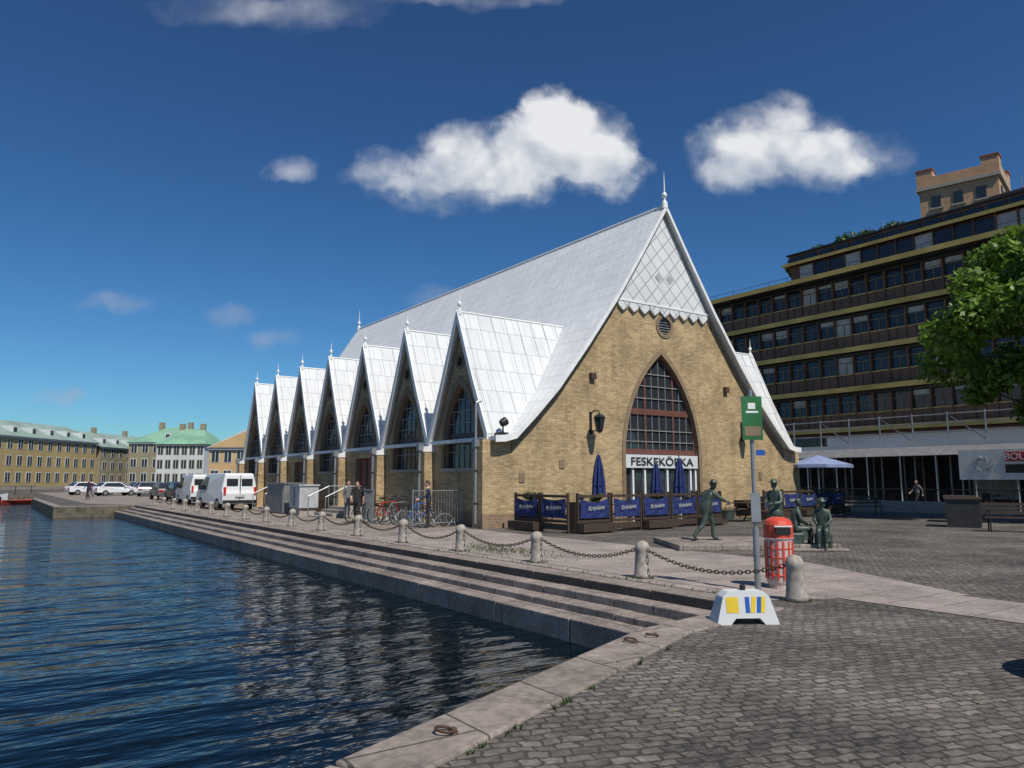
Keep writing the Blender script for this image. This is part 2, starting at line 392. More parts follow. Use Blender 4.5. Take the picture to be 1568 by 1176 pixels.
for j in range(0,len(ys),2): mb.box(XW-.06,XW-.004,ys[j],ys[j+1],0,.48,'brick_dark')
mb.obj('buttresses_and_plinth',church)
mb=MB()
for s in (-1,1):
    y0,y1=YF-.32,YB+.3
    pts=[(XC+s*o,z) for o,z in prof]; low=[(XC+s*o,z-.14) for o,z in prof][::-1]
    poly=pts+low
    n=len(poly); vs=[(a,y0,b) for a,b in poly]+[(a,y1,b) for a,b in poly]
    mb.add(vs,[(i,(i+1)%n,n+(i+1)%n,n+i) for i in range(n)],'roof_y')
    k=len(prof)
    for off in (0,n): mb.add([vs[off+i] for i in range(n)],[(i,i+1,n-2-i,n-1-i) for i in range(k-1)],'white')
mb.obj('main_roof',church)
mb=MB()
for s in (-1,1):
    o1=[(XC+s*o,z+.03) for o,z in prof]; o2=[(XC+s*o,z-.20) for o,z in prof]
    for (a,b_,c,d) in zip(o1[:-1],o1[1:],o2[1:],o2[:-1]):
        vs=[(p[0],YF-.36,p[1]) for p in (a,b_,c,d)]+[(p[0],YF-.322,p[1]) for p in (a,b_,c,d)]
        mb.add(vs,[(0,1,2,3),(7,6,5,4),(0,4,5,1),(3,2,6,7)],'white')
    o1=[(XC+s*o,z-.30) for o,z in prof[2:-2]]; o2=[(XC+s*o,z-.60) for o,z in prof[2:-2]]
    for (a,b_,c,d) in zip(o1[:-1],o1[1:],o2[1:],o2[:-1]):
        vs=[(p[0],YF-.05,p[1]) for p in (a,b_,c,d)]+[(p[0],YF-.004,p[1]) for p in (a,b_,c,d)]
        mb.add(vs,[(0,1,2,3),(7,6,5,4),(0,4,5,1),(3,2,6,7)],'brick_dark')
mb.obj('verge_boards',church)
mb=MB(); zb=8.72; bw=2.62; ns=9; bot=[]
for i in range(ns):
    a=-bw+2*bw*i/ns; w=2*bw/ns
    bot+=[(XC+a,zb),(XC+a+.04*w,zb-.20),(XC+a+.5*w,zb-.42),(XC+a+.96*w,zb-.20)]
bot.append((XC+bw,zb))
poly=bot+[(XC+.0,12.72)]
mb.prism(poly,lambda a,b:(a,YF-.11,b),lambda a,b:(a,YF-.004,b),'diamond')
mb.prism([(XC-bw-.1,zb-.02),(XC+bw+.1,zb-.02),(XC+bw+.06,zb+.06),(XC-bw-.06,zb+.06)],lambda a,b:(a,YF-.13,b),lambda a,b:(a,YF-.112,b),'white')
for s in (-1,1):
    mb.prism([(XC+s*.33,9.72),(XC+s*.56,9.95),(XC+s*.33,10.18),(XC+s*.1,9.95)],lambda a,b:(a,YF-.122,b),lambda a,b:(a,YF-.112,b),'shade')
mb.obj('apex_cladding',church)
mb=MB(); mbw=MB()
for s in (-1,1):
    for c in cents:
        xa=XC+s*(H+.14); xb=XC+s*3.2
        poly=[(c,7.86),(c+1.1,5.30),(c+2.13,3.22),(c+2.13,3.02),(c+2.0,3.02),(c+1.02,5.18),(c,7.58),(c-1.02,5.18),(c-2.0,3.02),(c-2.13,3.02),(c-2.13,3.22),(c-1.1,5.30)]
        mb.prism(poly,lambda a,b:(xa,a,b),lambda a,b:(xb,a,b),'roof_x','white')
        p2=[(c,7.93),(c+1.13,5.30),(c+2.13,3.24),(c+2.13,2.98),(c+2.02,2.98),(c+1.02,5.10),(c,7.5),(c-1.02,5.10),(c-2.02,2.98),(c-2.13,2.98),(c-2.13,3.24),(c-1.13,5.30)]
        mbw.prism(p2,lambda a,b:(xa+s*.05,a,b),lambda a,b:(xa+s*.004,a,b),'white')
        p3=[(c+.98,5.0),(c+1.9,3.0),(c+1.74,3.0),(c+.86,4.96),(c,6.95),(c-.86,4.96),(c-1.74,3.0),(c-1.9,3.0),(c-.98,5.0),(c,7.35)]
        mbw.prism(p3,lambda a,b:(XC+s*(H+.05),a,b),lambda a,b:(XC+s*(H+.004),a,b),'brick_dark')
        for sg in (-1,1):
            for q in range(9):
                x=XC+s*(H-.1-q*.62)
                mb.tube((x,c+sg*.02,7.86),(x,c+sg*1.105,5.31),.014,'roof_x',n=4); mb.tube((x,c+sg*1.105,5.31),(x,c+sg*2.12,3.26),.014,'roof_x',n=4)
        mb.tube((xa,c,7.87),(xb,c,7.87),.04,'white',n=6)
mb.obj('cross_gable_roofs',church); mbw.obj('gable_fascias',church)
mb=MB()
fp=[(.14,-.15),(.12,.12),(.05,.2),(.05,.3),(.10,.36),(.12,.44),(.08,.52),(.03,.56),(.025,.9),(.004,1.5)]
fs_=[(.09,-.12),(.08,.05),(.035,.1),(.03,.2),(.07,.24),(.08,.3),(.05,.36),(.018,.4),(.012,.62),(.003,.8)]
for y in (YF-.25,YB+.2): mb.lathe(fp,'white',(XC,y,13.1),10)
for s in (-1,1):
    for c in cents: mb.lathe(fs_,'white',(XC+s*(H+.05),c,7.88),10)
mb.tube((XC,YF-.1,13.08),(XC,YB+.1,13.08),.06,'white')
mb.obj('finials',church)
mb=MB(); mf=MB()
def bar(xf,u0,u1,z0,z1,w0,w1,m):
    ps=[xf(u,z,w) for w in (w0,w1) for z in (z0,z1) for u in (u0,u1)]
    mf.add(ps,[(0,1,3,2),(4,6,7,5),(0,4,5,1),(2,3,7,6),(0,2,6,4),(1,5,7,3)],m)
def archframe(xf,c,z0,zs,za,w,vb,hb,m,tw=.035,w0=.18,w1=.25,mh=None):
    a=arch(c,z0,zs,za,w); tv,tf=fill_poly([a]); mb.add([xf(p,q,.22) for p,q in tv],tf,'glass')
    ao=arch(c,z0,zs,za,w)[1:]+[(c-w,z0)]; ai=arch(c,z0,zs,za-.13,w-.08)[1:]+[(c-w+.08,z0)]
    n=len(ao); vs=[xf(*p,w0) for p in ai]+[xf(*p,w0) for p in ao]+[xf(*p,w1) for p in ai]; fs=[]
    for i in range(n-1): fs+=[(i,i+1,n+i+1,n+i),(i,i+1,2*n+i+1,2*n+i)]
    mf.add(vs,fs,mh or m)
    for u in vb: bar(xf,c+u-tw,c+u+tw,z0,archz(u,zs,za,w)-.05,w0+.01,w1,m)
    for z,t in hb:
        k=archw(z,zs,za,w)-.03
        bar(xf,c-k,c+k,z-t,z+t,w0-.015,w1-.01,(mh or m) if t>.05 else m)
archframe(fx,PCX,2.62,P_ZS+.12,P_ZA,P_W-.02,[-1.6,-1.2,-.8,-.4,0,.4,.8,1.2,1.6],[(4.35,.12),(3.15,.018),(3.6,.018),(4.9,.018),(5.4,.018),(5.9,.018),(2.75,.10)],'frame_gr',tw=.014,mh='frame')
for u in (-.8,.8): bar(fx,PCX+u-.05,PCX+u+.05,2.8,archz(u,P_ZS+.12,P_ZA,P_W-.02)-.05,.17,.24,'frame')
mb.box(PCX-P_W,PCX+P_W,YF+.25,YF+.3,0,2.62,'frame_dk')
for u in (-1.55,-.9,-.25,.45,1.1): bar(fx,PCX+u,PCX+u+.52,.25,2.0,.2,.24,'glass'); 
for u in (-2.08,-1.62,-.97,-.32,.3,1.02,1.68,1.98): bar(fx,PCX+u,PCX+u+.09,0,2.1,.12,.245,'white')
bar(fx,PCX-P_W+.01,PCX+P_W-.01,2.1,2.62,.05,.20,'wplaster')
for i,c in enumerate(cents):
    wb=2.95 if i in(2,4) else 2.05
    for xf in (lambda a,b,w:(XW+w,a,b),lambda a,b,w:(XR-w,a,b)):
        archframe(xf,c,wb,W_ZS,W_ZA,W_W,[-.75,-.375,0,.375,.75],[(3.25,.09),(2.65,.018),(3.7,.018),(4.15,.018),(4.6,.018)],'frame_gr',tw=.018,mh='frame')
        bar(xf,c-W_W-.12,c+W_W+.12,wb-.12,wb-.002,-.1,.2,'stone')
        for k in range(4): bar(xf,c-.2,c+.2,5.84+.09*k,5.88+.09*k,.05,.12,'frame_dk')
        a=circ(c,6.0,.2,12); tv,tf=fill_poly([a]); mb.add([xf(p,q,.15) for p,q in tv],tf,'frame_dk')
        if i in (2,4):
            bar(xf,c-.85,c+.85,.45,2.62,.2,.26,'door' if i==2 else 'frame')
            for k in range(9): bar(xf,c-.8,c+.8,.6+.22*k,.64+.22*k,.18,.2,'frame')
            bar(xf,c-.03,c+.03,.45,2.6,.16,.2,'frame_dk')
a=circ(XC+.05,7.95,.36); tv,tf=fill_poly([a]); mb.add([fx(p,q,.18) for p,q in tv],tf,'frame_dk')
for k in range(6): bar(fx,XC+.05-.34,XC+.05+.34,7.66+.11*k,7.70+.11*k,.04,.1,'metal')
mb.obj('glazing',church); mf.obj('window_frames',church)
textobj('sign_letters','FESKEKÖRKA',.44,'frame_dk',church,(PCX,YF+.035,2.34),(math.pi/2,0,0),ext=.012,off=.004).scale=(1.36,1,1)
mb=MB()
for i in range(NB+1):
    y=YF+.3 if i==0 else cents[i-1]+SP/2
    x=XW-.5
    mb.box(x-.1,x+.12,y-.1,y+.1,2.75,3.0,'metal'); mb.tube((x,y,2.75),(x,y,.15),.05,'metal'); 
    for z in (.8,1.9): mb.tube((x,y,z),(x,y,z+.06),.062,'dark')
x=XW+.3; mb.path([(x-.6,YF+.62,3.05),(x-.6,YF+.62,4.3),(x-.4,YF+.62,4.4)],.045,'metal')
mb.tube((XW+.35,YF-.1,3.15),(XW+.35,YF-.1,3.45),.03,'dark'); mb.lathe([(.03,-.16),(.12,-.12),(.15,0),(.15,.1)],'dark',T=Matrix.Translation((XW+.35,YF-.15,3.6))@Matrix.Rotation(1.1,4,'Y')); mb.box(XW+.1,XW+.45,YF-.3,YF+.05,3.16,3.24,'dark')
for x in (18.7,26.4): mb.box(x-.13,x+.13,YF-.14,YF-.004,5.42,5.66,'rust')
for x,z in ((15.4,1.7),(17.2,2.2),(28.6,1.8)): mb.box(x-.12,x+.12,YF-.03,YF-.004,z-.16,z+.16,'olight')
mb.obj('downpipes_and_floodlight',church)
for x in (18.6,27.4):
    l=MB(); 
    l.path([(0,0,.1),(0,-.18,.22),(0,-.42,.2),(0,-.45,.1)],.022,'dark'); l.box(-.045,.045,-.03,0,-.55,.2,'dark'); l.path([(0,-.02,-.5),(0,-.2,-.45),(0,-.42,-.40)],.018,'dark')
    l.lathe([(.02,.12),(.17,.03),(.21,-.02),(.19,-.04)],'dark',(0,-.45,0),6); l.lathe([(.10,-.42),(.17,-.04)],'glass',(0,-.45,0),6)
    l.lathe([(.03,-.52),(.11,-.46),(.115,-.42)],'dark',(0,-.45,0),6)
    for k in range(6):
        t=math.pi/3*k; l.tube((.17*math.cos(t),-.45+.17*math.sin(t),-.04),(.10*math.cos(t),-.45+.10*math.sin(t),-.42),.016,'dark')
    o_=l.obj('wall_lantern',church,loc=(x,YF,3.95)); o_.scale=(1.15,1.15,1.15)
for i in (2,4):
    c=cents[i]; mb=MB()
    mb.box(XW-1.2,XW-.07,c-1.1,c+1.1,0,.45,'stone')
    for k in range(3): mb.box(XW-1.2-.32*(k+1),XW-1.2-.32*k-.002,c-1.1,c+1.1,0,.45-.13*(k+1),'stone')
    for s in (-1.05,1.05):
        mb.path([(XW-.1,c+s,1.35),(XW-1.2,c+s,1.35),(XW-2.15,c+s,.9),(XW-2.15,c+s,0)],.022,'metal')
        for xx in (-.3,-.75,-1.2): mb.tube((XW+xx,c+s,.45),(XW+xx,c+s,1.35),.018,'metal')
    mb.obj('entrance_steps',church)

# ------------------------------------------------------------------ office building
off=empty('office_building')
mb=MB(); OX=58; y0,y1=4,50
mb.box(OX+.4,OX+16,y0,y1,0,18.6,'panel')
zl=[5.7,8.95,12.2,15.45,18.7]
for j,z in enumerate(zl):
    ex=.7 if z<18 else 1.4
    mb.box(OX-ex,OX+.38,y0-.5,y1+(1.6 if z>18 else .4),z-.10,z+.16,'frame_dk')
    mb.box(OX-ex-.05,OX-ex-.003,y0-.5,y1+(1.6 if z>18 else .4),z-.18,z+.22,'ledge')
    if z<18:
        nwin=int((y1-y0)/1.5)
        mb.box(OX,OX+.38,y0,y1,z+.17,z+1.35,'panel')
        for k in range(nwin):
            ya=y0+k*1.5
            r=random.random(); mt='curtain' if r<.03 else 'glass'
            mb.box(OX+.18,OX+.38,ya+.05,ya+1.45,z+1.36,z+2.80,mt)
            mb.box(OX+.10,OX+.178,ya+.10,ya+1.40,z+2.30,z+2.36,'olight'); mb.box(OX+.12,OX+.178,ya+.70,ya+.76,z+1.36,z+2.29,'olight')
            if r>.65: mb.box(OX+.165,OX+.177,ya+.12,ya+1.38,z+2.37+random.uniform(-.3,.2),z+2.80,'curtain')
            mb.box(OX-.12,OX+.38,ya-.05,ya+.05,z+.18,z+2.85,'panel')
            mb.box(OX-.02,OX-.003,ya+.72,ya+.78,z+.2,z+1.3,'frame_dk')
        mb.box(OX-.06,OX-.003,y0,y1,z+1.30,z+1.38,'ledge')
        mb.box(OX+.05,OX+.37,y0,y1,z+2.86,z+3.09,'frame_dk')
mb.box(60.3,72,y0,41,18.9,21.3,'panel')
for k in range(24):
    ya=y0+k*1.5; mb.box(60.1,60.3,ya+.06,ya+1.42,19.8,21.1,'curtain' if random.random()<.15 else 'glass'); mb.box(60.0,60.3,ya-.05,ya+.05,19.2,21.3,'panel')
mb.box(59.6,72,y0,41.4,21.3,21.45,'frame_dk'); mb.box(59.55,59.597,y0,41.4,21.22,21.5,'ledge'); mb.box(60.2,72,y0,41,21.452,22.3,'panel'); mb.box(60,72.2,y0,41.2,22.3,22.45,'frame_dk')
for k in range(24): mb.box(60.08,60.198,y0+k*1.55+.1,y0+k*1.55+1.4,21.6,22.1,'glass')
for z in (19.4,19.75): mb.tube((OX+.2,y0,z),(OX+.2,y1,z),.02,'dark')
for k in range(24): mb.tube((OX+.2,y0+k*2,18.85),(OX+.2,y0+k*2,19.75),.02,'dark')
for (y,h_) in ((12,1.4),(22,1.2),(33,.8)): mb.box(63,66,y,y+3,22.45,22.45+h_,'panel'); mb.tube((64,y+1,22.4),(64,y+1,22.6+h_+1.2),.04,'metal')
mb.obj('office_block',off)
mb=MB()
mb.box(OX+.1,OX+.38,y0,y1,0,5.5,'panel')
for k in range(15):
    ya=y0+k*3; mb.box(OX,OX+.09,ya+.2,ya+2.8,.4,3.0,'glass' if k%3 else 'curtain'); mb.box(OX,OX+.09,ya+.2,ya+2.8,3.6,5.2,'glass')
mb.obj('office_ground_floor',off)
can=empty('restaurant_pavilion'); mb=MB(); CX=46
ya,yb=3,36
mb.box(CX,CX+9,ya,yb,3.55,3.8,'metal'); mb.box(CX-.15,CX-.003,ya,yb,3.5,3.85,'wplaster')
mb.box(CX+1.3,CX+8,ya,30,3.802,4.5,'wplaster'); mb.box(CX+1.2,CX+8.1,ya,30.1,4.5,4.6,'metal')
for k in range(17):
    y=ya+k*2.05; mb.tube((CX+.1,y,0),(CX+.1,y,5.6),.05,'metal'); mb.tube((CX+2.8,y,0),(CX+2.8,y,3.5),.05,'metal')
    mb.tube((CX-1.6,y,0),(CX-1.6,y,3.1),.04,'wplaster'); mb.tube((CX-1.6,y,3.1),(CX,y,3.6),.035,'metal')
    if k<16 and k%2==0: mb.tube((CX+.1,y,3.9),(CX+.1,y+2.05,5.5),.03,'metal')
for z in (4.5,5.0,5.5): mb.tube((CX+.1,ya,z),(CX+.1,yb,z),.035,'metal')
mb.add([(CX-1.7,ya,3.05),(CX-.16,ya,3.62),(CX-.16,yb,3.62),(CX-1.7,yb,3.05),(CX-1.7,ya,3.02),(CX-.16,ya,3.58),(CX-.16,yb,3.58),(CX-1.7,yb,3.02)],[(0,1,2,3),(4,5,6,7),(0,3,7,4)],'cl_grey')
mb.box(CX+3.5,CX+3.7,ya,yb,0,3.5,'frame_dk')
for k in range(12):
    y=ya+k*2.7; mb.box(CX+3.4,CX+3.49,y+.15,y+2.5,.5,2.9,'glass' if random.random()<.6 else 'curtain'); mb.box(CX+3.35,CX+3.39,y+.0,y+.1,0,3.4,'wplaster' if k%3==0 else 'metal')
    mb.box(CX+1.2,CX+1.9,y+.4,y+1.1,.7,.76,'wood'); mb.tube((CX+1.5,y+.75,0),(CX+1.5,y+.75,.7),.04,'dark'); mb.box(CX+.6,CX+1.0,y+.5,y+.9,.4,.46,'redl' if k%2 else 'wood'); mb.box(CX+.6,CX+.64,y+.5,y+.9,.46,.9,'wood')
    for q in (.52,.88): mb.tube((CX+.63,y+q,0),(CX+.63,y+q,.4),.02,'dark',n=4)
mb.obj('pavilion_structure',can)
mb=MB()
for z in (1.1,.15): mb.tube((CX-1.9,ya,z),(CX-1.9,yb,z),.03,'dark')
for k in range(220): mb.tube((CX-1.9,ya+k*.15,.15),(CX-1.9,ya+k*.15,1.1),.013,'dark',n=4)
mb.obj('metal_railing')
mb=MB(); mb.box(-.03,.03,0,7.4,1.95,3.55,'white'); mb.box(-.045,-.031,2.7,5.1,2.9,3.4,'redl'); 
mb.box(-.045,-.031,2.7,5.1,2.3,2.75,'dark')
for k in range(10):
    t=k/10*2*math.pi; mb.tube((-.04,6.2+.55*math.cos(t),2.75+.5*math.sin(t)),(-.04,6.2+.3*math.cos(t+1),2.75+.3*math.sin(t+1)),.02,'metal',n=4)
for yy in (.1,7.3): mb.tube((.06,yy,0),(.06,yy,3.6),.04,'metal')
so=mb.obj('banner_sign',loc=(CX-2.05,12.6,-.3))
textobj('banner_text','BOULEBAR',.5,'white',so,(-.05,3.9,3.14),(math.pi/2,0,-math.pi/2))
mb=MB(); mb.box(0,1.2,0,11,0,.28,'stone'); mb.box(.45,1.2,0,11,.283,.55,'stone'); mb.obj('stone_steps',loc=(38.5,15.5,0),rotz=.12,bevel=.02)
def planter(loc,r):
    mb=MB(); mb.box(-.7,.7,-.5,.5,0,.95,'frame_dk'); mb.box(-.75,.75,-.55,.55,.95,1.02,'wood')
    for k in range(7): mb.box(-.7+.2*k,-.68+.2*k,-.52,-.503,.05,.9,'wood')
    mb.obj('planter_box',loc=loc,rotz=r)
planter((28.2,12.8,0),.4); planter((31.5,14.4,0),.4)
def bench(loc,rz_):
    mb=MB()
    for k in range(4): mb.box(-.9,.9,-.22+.12*k,-.13+.12*k,.43,.46,'wood')
    for k in range(3): mb.box(-.9,.9,.25+.03*k,.28+.03*k,.55+.13*k,.64+.13*k,'wood')
    for x in (-.75,.75):
        mb.path([(x,-.22,0),(x,-.2,.42),(x,.24,.42),(x,.36,.95)],.025,'dark'); mb.path([(x,.24,.42),(x,.32,0)],.025,'dark'); mb.path([(x,-.2,.42),(x,-.2,.65),(x,.28,.65)],.02,'dark')
    mb.obj('park_bench',loc=loc,rotz=rz_)
bench((26.6,10.5,0),math.radians(-60)); bench((33,19.3,0),math.radians(-30))
tw=empty('brick_tower'); mb=MB(); T=Matrix.Translation((98.6,41.8,-.6))@Matrix.Rotation(.25,4,'Z')
mb.box(-4.2,4.2,-4.2,4.2,15,38.0,'tbrick',T)
mb.box(-4.5,4.5,-4.5,4.5,38.0,38.4,'stone',T); mb.box(-4.4,4.4,-4.4,4.4,38.402,39.6,'tbrick',T)
for s in (-1,1):
    for t in (-1,1):
        mb.box(min(s*4.4,s*2.6),max(s*4.4,s*2.6),min(t*4.4,t*2.6),max(t*4.4,t*2.6),39.603,40.5,'tbrick',T); mb.box(min(s*4.5,s*2.5),max(s*4.5,s*2.5),min(t*4.5,t*2.5),max(t*4.5,t*2.5),40.503,40.7,'rtile',T)
for k in (-1,0,1):
    for z in (32.6,35.6):
        mb.box(-4.32,-4.22,k*2.4-.5,k*2.4+.5,z,z+1.5,'glass',T); mb.box(k*2.4-.5,k*2.4+.5,-4.32,-4.22,z,z+1.5,'glass',T)
        mb.box(-4.36,-4.23,k*2.4-.8,k*2.4+.8,z-.2,z-.002,'stone',T); mb.box(k*2.4-.8,k*2.4+.8,-4.36,-4.23,z-.2,z-.002,'stone',T)
mb.box(5,30,-5,5,15,34.5,'tbrick',T)
mb.prism([(-5.4,34.5),(5.4,34.5),(0,38)],lambda a,b:T@Vector((5,a,b)),lambda a,b:T@Vector((30,a,b)),'rtile')
mb.obj('tower_body',tw)
mb=MB()
prf=[(46,-.1),(40,7),(32,19),(24,28),(14,31),(3,32)]
mb.lathe(prf,'hill',(112,40,0),32); mb.obj('hill')

# ------------------------------------------------------------------ trees
def foliage(name,clumps,nleaf,size,mat,parent=None,loc=(0,0,0)):
    cl=np.array(clumps,float); w=(cl[:,3]**2); w/=w.sum()
    idx=np.random.choice(len(cl),nleaf,p=w)
    d=np.random.normal(size=(nleaf,3)); d/=np.linalg.norm(d,axis=1)[:,None]
    r=cl[idx,3]*np.random.uniform(.35,1.12,nleaf)**.6
    c=cl[idx,:3]+d*r[:,None]*np.array([1,1,.8])
    a=np.random.normal(size=(nleaf,3)); a/=np.linalg.norm(a,axis=1)[:,None]
    n=d*.6+np.random.normal(size=(nleaf,3))*.6+np.array([0,0,.4])
    b=np.cross(a,n); b/=np.linalg.norm(b,axis=1)[:,None]; a=np.cross(b,n); a/=np.linalg.norm(a,axis=1)[:,None]
    s=(size*np.random.uniform(.6,1.3,nleaf))[:,None]
    v=np.stack([c-a*s,c-b*s*.55,c+a*s,c+b*s*.55],1).reshape(-1,3)
    me=bpy.data.meshes.new(name); me.vertices.add(len(v)); me.vertices.foreach_set('co',v.ravel())
    me.loops.add(nleaf*4); me.loops.foreach_set('vertex_index',np.arange(nleaf*4)); me.polygons.add(nleaf)
    me.polygons.foreach_set('loop_start',np.arange(nleaf)*4); me.materials.append(M[mat]); me.update(); me.validate()
    o=bpy.data.objects.new(name,me); COL.objects.link(o); o.location=loc
    if parent: o.parent=parent
    return o
def tree(name,loc,height,rad,crz,nl,leaf,mat,ncl=40,trunk=.25):
    e=empty(name,loc); mb=MB(); 
    pts=[Vector((0,0,-.1)),Vector((.1,.05,height*.2)),Vector((-.05,.1,height*.42)),Vector((.1,0,height*.7))]
    for i in range(3): mb.tube(pts[i],pts[i+1],trunk*(1-.27*i),'bark',trunk*(1-.27*(i+1)),n=10)
    cl=[]
    for i in range(ncl):
        t=random.uniform(0,2*math.pi); z=random.uniform(-1,1); q=math.sqrt(max(0,1-z*z))*random.uniform(.35,1.04)
        p=Vector((q*rad*math.cos(t),q*rad*math.sin(t),crz+z*(height-crz)*random.uniform(.85,1.05))); p.z=max(p.z,crz-(height-crz)*.85)
        cl.append((*p,random.uniform(.10,.22)*rad))
        if i%3==0:
            s=pts[1].lerp(pts[3],random.uniform(.1,.9)); mid=s.lerp(p,.5)+Vector((0,0,-.2)); mb.tube(s,mid,trunk*.3,'bark',trunk*.2,n=6); mb.tube(mid,p,trunk*.2,'bark',trunk*.05,n=6)
    mb.obj('trunk_and_limbs',e,smooth=True); foliage('crown',cl,nl,leaf,mat,e)
    return e
tree('maple_tree',(36.6,10.6,0),12.4,6.0,8.0,58000,.16,'leaf',150,.3)
hc=[]
for i in range(80):
    t=random.random(); hc.append((88+random.uniform(-3,3),57-16*t+random.uniform(-1,1),random.uniform(28.5,32.6-4.5*abs(t-.62)),random.uniform(.9,1.8)))
foliage('hill_trees',hc,22000,.28,'leaf2')
foliage('distant_trees',[(random.uniform(36,42),random.uniform(124,134),random.uniform(2,7),random.uniform(1.2,2.4)) for i in range(30)],7000,.35,'leaf2')
foliage('distant_trees',[(random.uniform(60,75),random.uniform(60,110),random.uniform(1,6),random.uniform(1.5,3)) for i in range(40)],7000,.4,'leaf2')
def blades(name,pts,mat,h=.06):
    mb=MB()
    for (x,y,z) in pts:
        for k in range(5):
            a=random.uniform(0,6.28); l=random.uniform(.5,1.2)*h; dx,dy=math.cos(a)*.006,math.sin(a)*.006; tx,ty=random.uniform(-.03,.03),random.uniform(-.03,.03)
            mb.add([(x-dx,y-dy,z),(x+dx,y+dy,z),(x+tx,y+ty,z+l)],[(0,1,2)],mat)
    mb.obj(name,fixn=False)
pts=[]
for y in by:
    for k in range(18):
        a=random.uniform(0,6.28); r=random.uniform(.15,.22); pts.append((bx+r*math.cos(a),y+r*math.sin(a),.01))
for k in range(160): pts.append((8.66+abs(random.gauss(0,.05)),6.7+random.random()**1.5*40,.008))
for cl_ in range(7):
    t0=random.random()
    for k in range(5):
        t=t0+random.gauss(0,.012); pts.append((1.95+t*4.2+random.gauss(0,.01),3.74+t*1.8+random.gauss(0,.01),.002))
for k in range(420): pts.append((9.9+random.gauss(0,.35),14.6+random.gauss(0,.9),.01))
blades('joint_weeds',pts,'leaf2',.045)
mb=MB()
for k in range(260):
    x=random.uniform(2.5,12); y=random.uniform(1.0,9)
    if (x-1.73)*.396-(y-4.23)*.918<.55: continue
    a=random.uniform(0,6.28); s_=random.uniform(.008,.022); c,s2=math.cos(a)*s_,math.sin(a)*s_
    mb.add([(x-c,y-s2,.016),(x+s2*.5,y-c*.5,.020),(x+c,y+s2,.017),(x-s2*.5,y+c*.5,.022)],[(0,1,2,3)],random.choice(['bark','leaf2','curtain','rust','leaf']))
mb.obj('ground_litter',fixn=False)

# ------------------------------------------------------------------ far bank buildings
def house(name,a,c,depth,eave,ridge,wall,roof,rows,nw,hip=0,gable=False,base=.6):
    e=empty(name); a=Vector((*a,0)); c=Vector((*c,0)); u=(c-a); ln=u.length; u.normalize(); w=Vector((-u.y,u.x,0))
    P=lambda s,t,z:a+u*s+w*t+Vector((0,0,z))
    mb=MB()
    def bx(s0,s1,t0,t1,z0,z1,m):
        vs=[P(s0,t0,z0),P(s1,t0,z0),P(s1,t1,z0),P(s0,t1,z0),P(s0,t0,z1),P(s1,t0,z1),P(s1,t1,z1),P(s0,t1,z1)]
        mb.add(vs,[(0,3,2,1),(4,5,6,7),(0,1,5,4),(1,2,6,5),(2,3,7,6),(3,0,4,7)],m)
    bx(0,ln,0,depth,0,eave,wall); bx(-.05,ln+.05,-.12,-.003,0,base,'stone'); bx(-.2,ln+.2,-.35,-.003,eave-.3,eave-.002,'wplaster' if wall!='wplaster' else 'stone')
    o=.5
    if gable:
        vs=[P(-.3,-o,eave),P(-.3,depth+o,eave),P(ln/2,-o,ridge),P(ln/2,depth+o,ridge),P(ln+.3,-o,eave),P(ln+.3,depth+o,eave)]
        mb.add(vs,[(0,2,3,1),(2,4,5,3),(1,3,5)],roof)
        mb.add([P(0,-o-.02,eave+.05),P(ln,-o-.02,eave+.05),P(ln/2,-o-.02,ridge-.35)],[(0,1,2)],wall); mb.add([vs[0],vs[4],vs[2]],[(0,1,2)],'wplaster')
    else:
        vs=[P(-o,-o,eave),P(ln+o,-o,eave),P(ln+o,depth+o,eave),P(-o,depth+o,eave),P(hip,depth/2,ridge),P(ln-hip,depth/2,ridge)]
        mb.add(vs,[(0,1,5,4),(2,3,4,5),(1,2,5),(3,0,4),(0,3,2,1)],roof)
        for k in range(int(ln/5)):
            s=2.5+k*5
            if hip<s<ln-hip:
                z=eave+(ridge-eave)*.35; t=depth/2*.35; bx(s-.6,s+.6,t-1.2,t+1.0,z-.6,z+.75,'wplaster'); bx(s-.4,s+.4,t-1.24,t-1.202,z-.3,z+.5,'glass')
        for s in (ln*.25,ln*.7): bx(s-.5,s+.5,depth/2-.4,depth/2+.4,ridge-.8,ridge+1.1,'beige')
    hh=(eave-base)/rows
    for r in range(rows):
        for k in range(nw):
            s=(k+.5)*ln/nw; z=base+hh*r+hh*.28
            ww=min(.55,ln/nw*.27)
            bx(s-ww-.12,s+ww+.12,-.05,-.003,z-.12,z+hh*.55+.12,'wplaster' if wall!='wplaster' else 'beige'); bx(s-ww,s+ww,-.08,-.052,z,z+hh*.55,'glass'); bx(s-.05,s+.05,-.1,-.082,z,z+hh*.55,'wplaster')
    mb.obj('house_body',e); return e
house('ochre_house',(-30,112.5),(18.6,176.5),13,9.3,12.6,'yplaster','sgrey',3,30)
house('beige_house',(19.5,177.5),(36,199),12,8.6,12.0,'beige','sgrey',3,9)
house('white_house',(27.8,163.5),(35.6,158.2),12,8.8,12.2,'wplaster','sgreen',3,6,hip=2.5)
house('green_roof_house',(24.5,176),(36,168),14,9.6,13.2,'beige','sgreen',3,6,hip=5)
house('orange_house',(29.2,126.3),(39,119),12,6.8,9.8,'oplaster','rtile',2,6,gable=True)
house('beige_house',(60,120),(95,95),12,10,13,'beige','rtile',3,12)
mb=MB()
for k in range(44): mb.tube((-60+k*1.5,102.4,0),(-60+k*1.5,102.4,1.0),.04,'dark',n=5)
mb.tube((-60,102.4,1),(5,102.4,1),.04,'dark'); mb.tube((-60,102.4,.5),(5,102.4,.5),.03,'dark'); mb.obj('quay_railing')
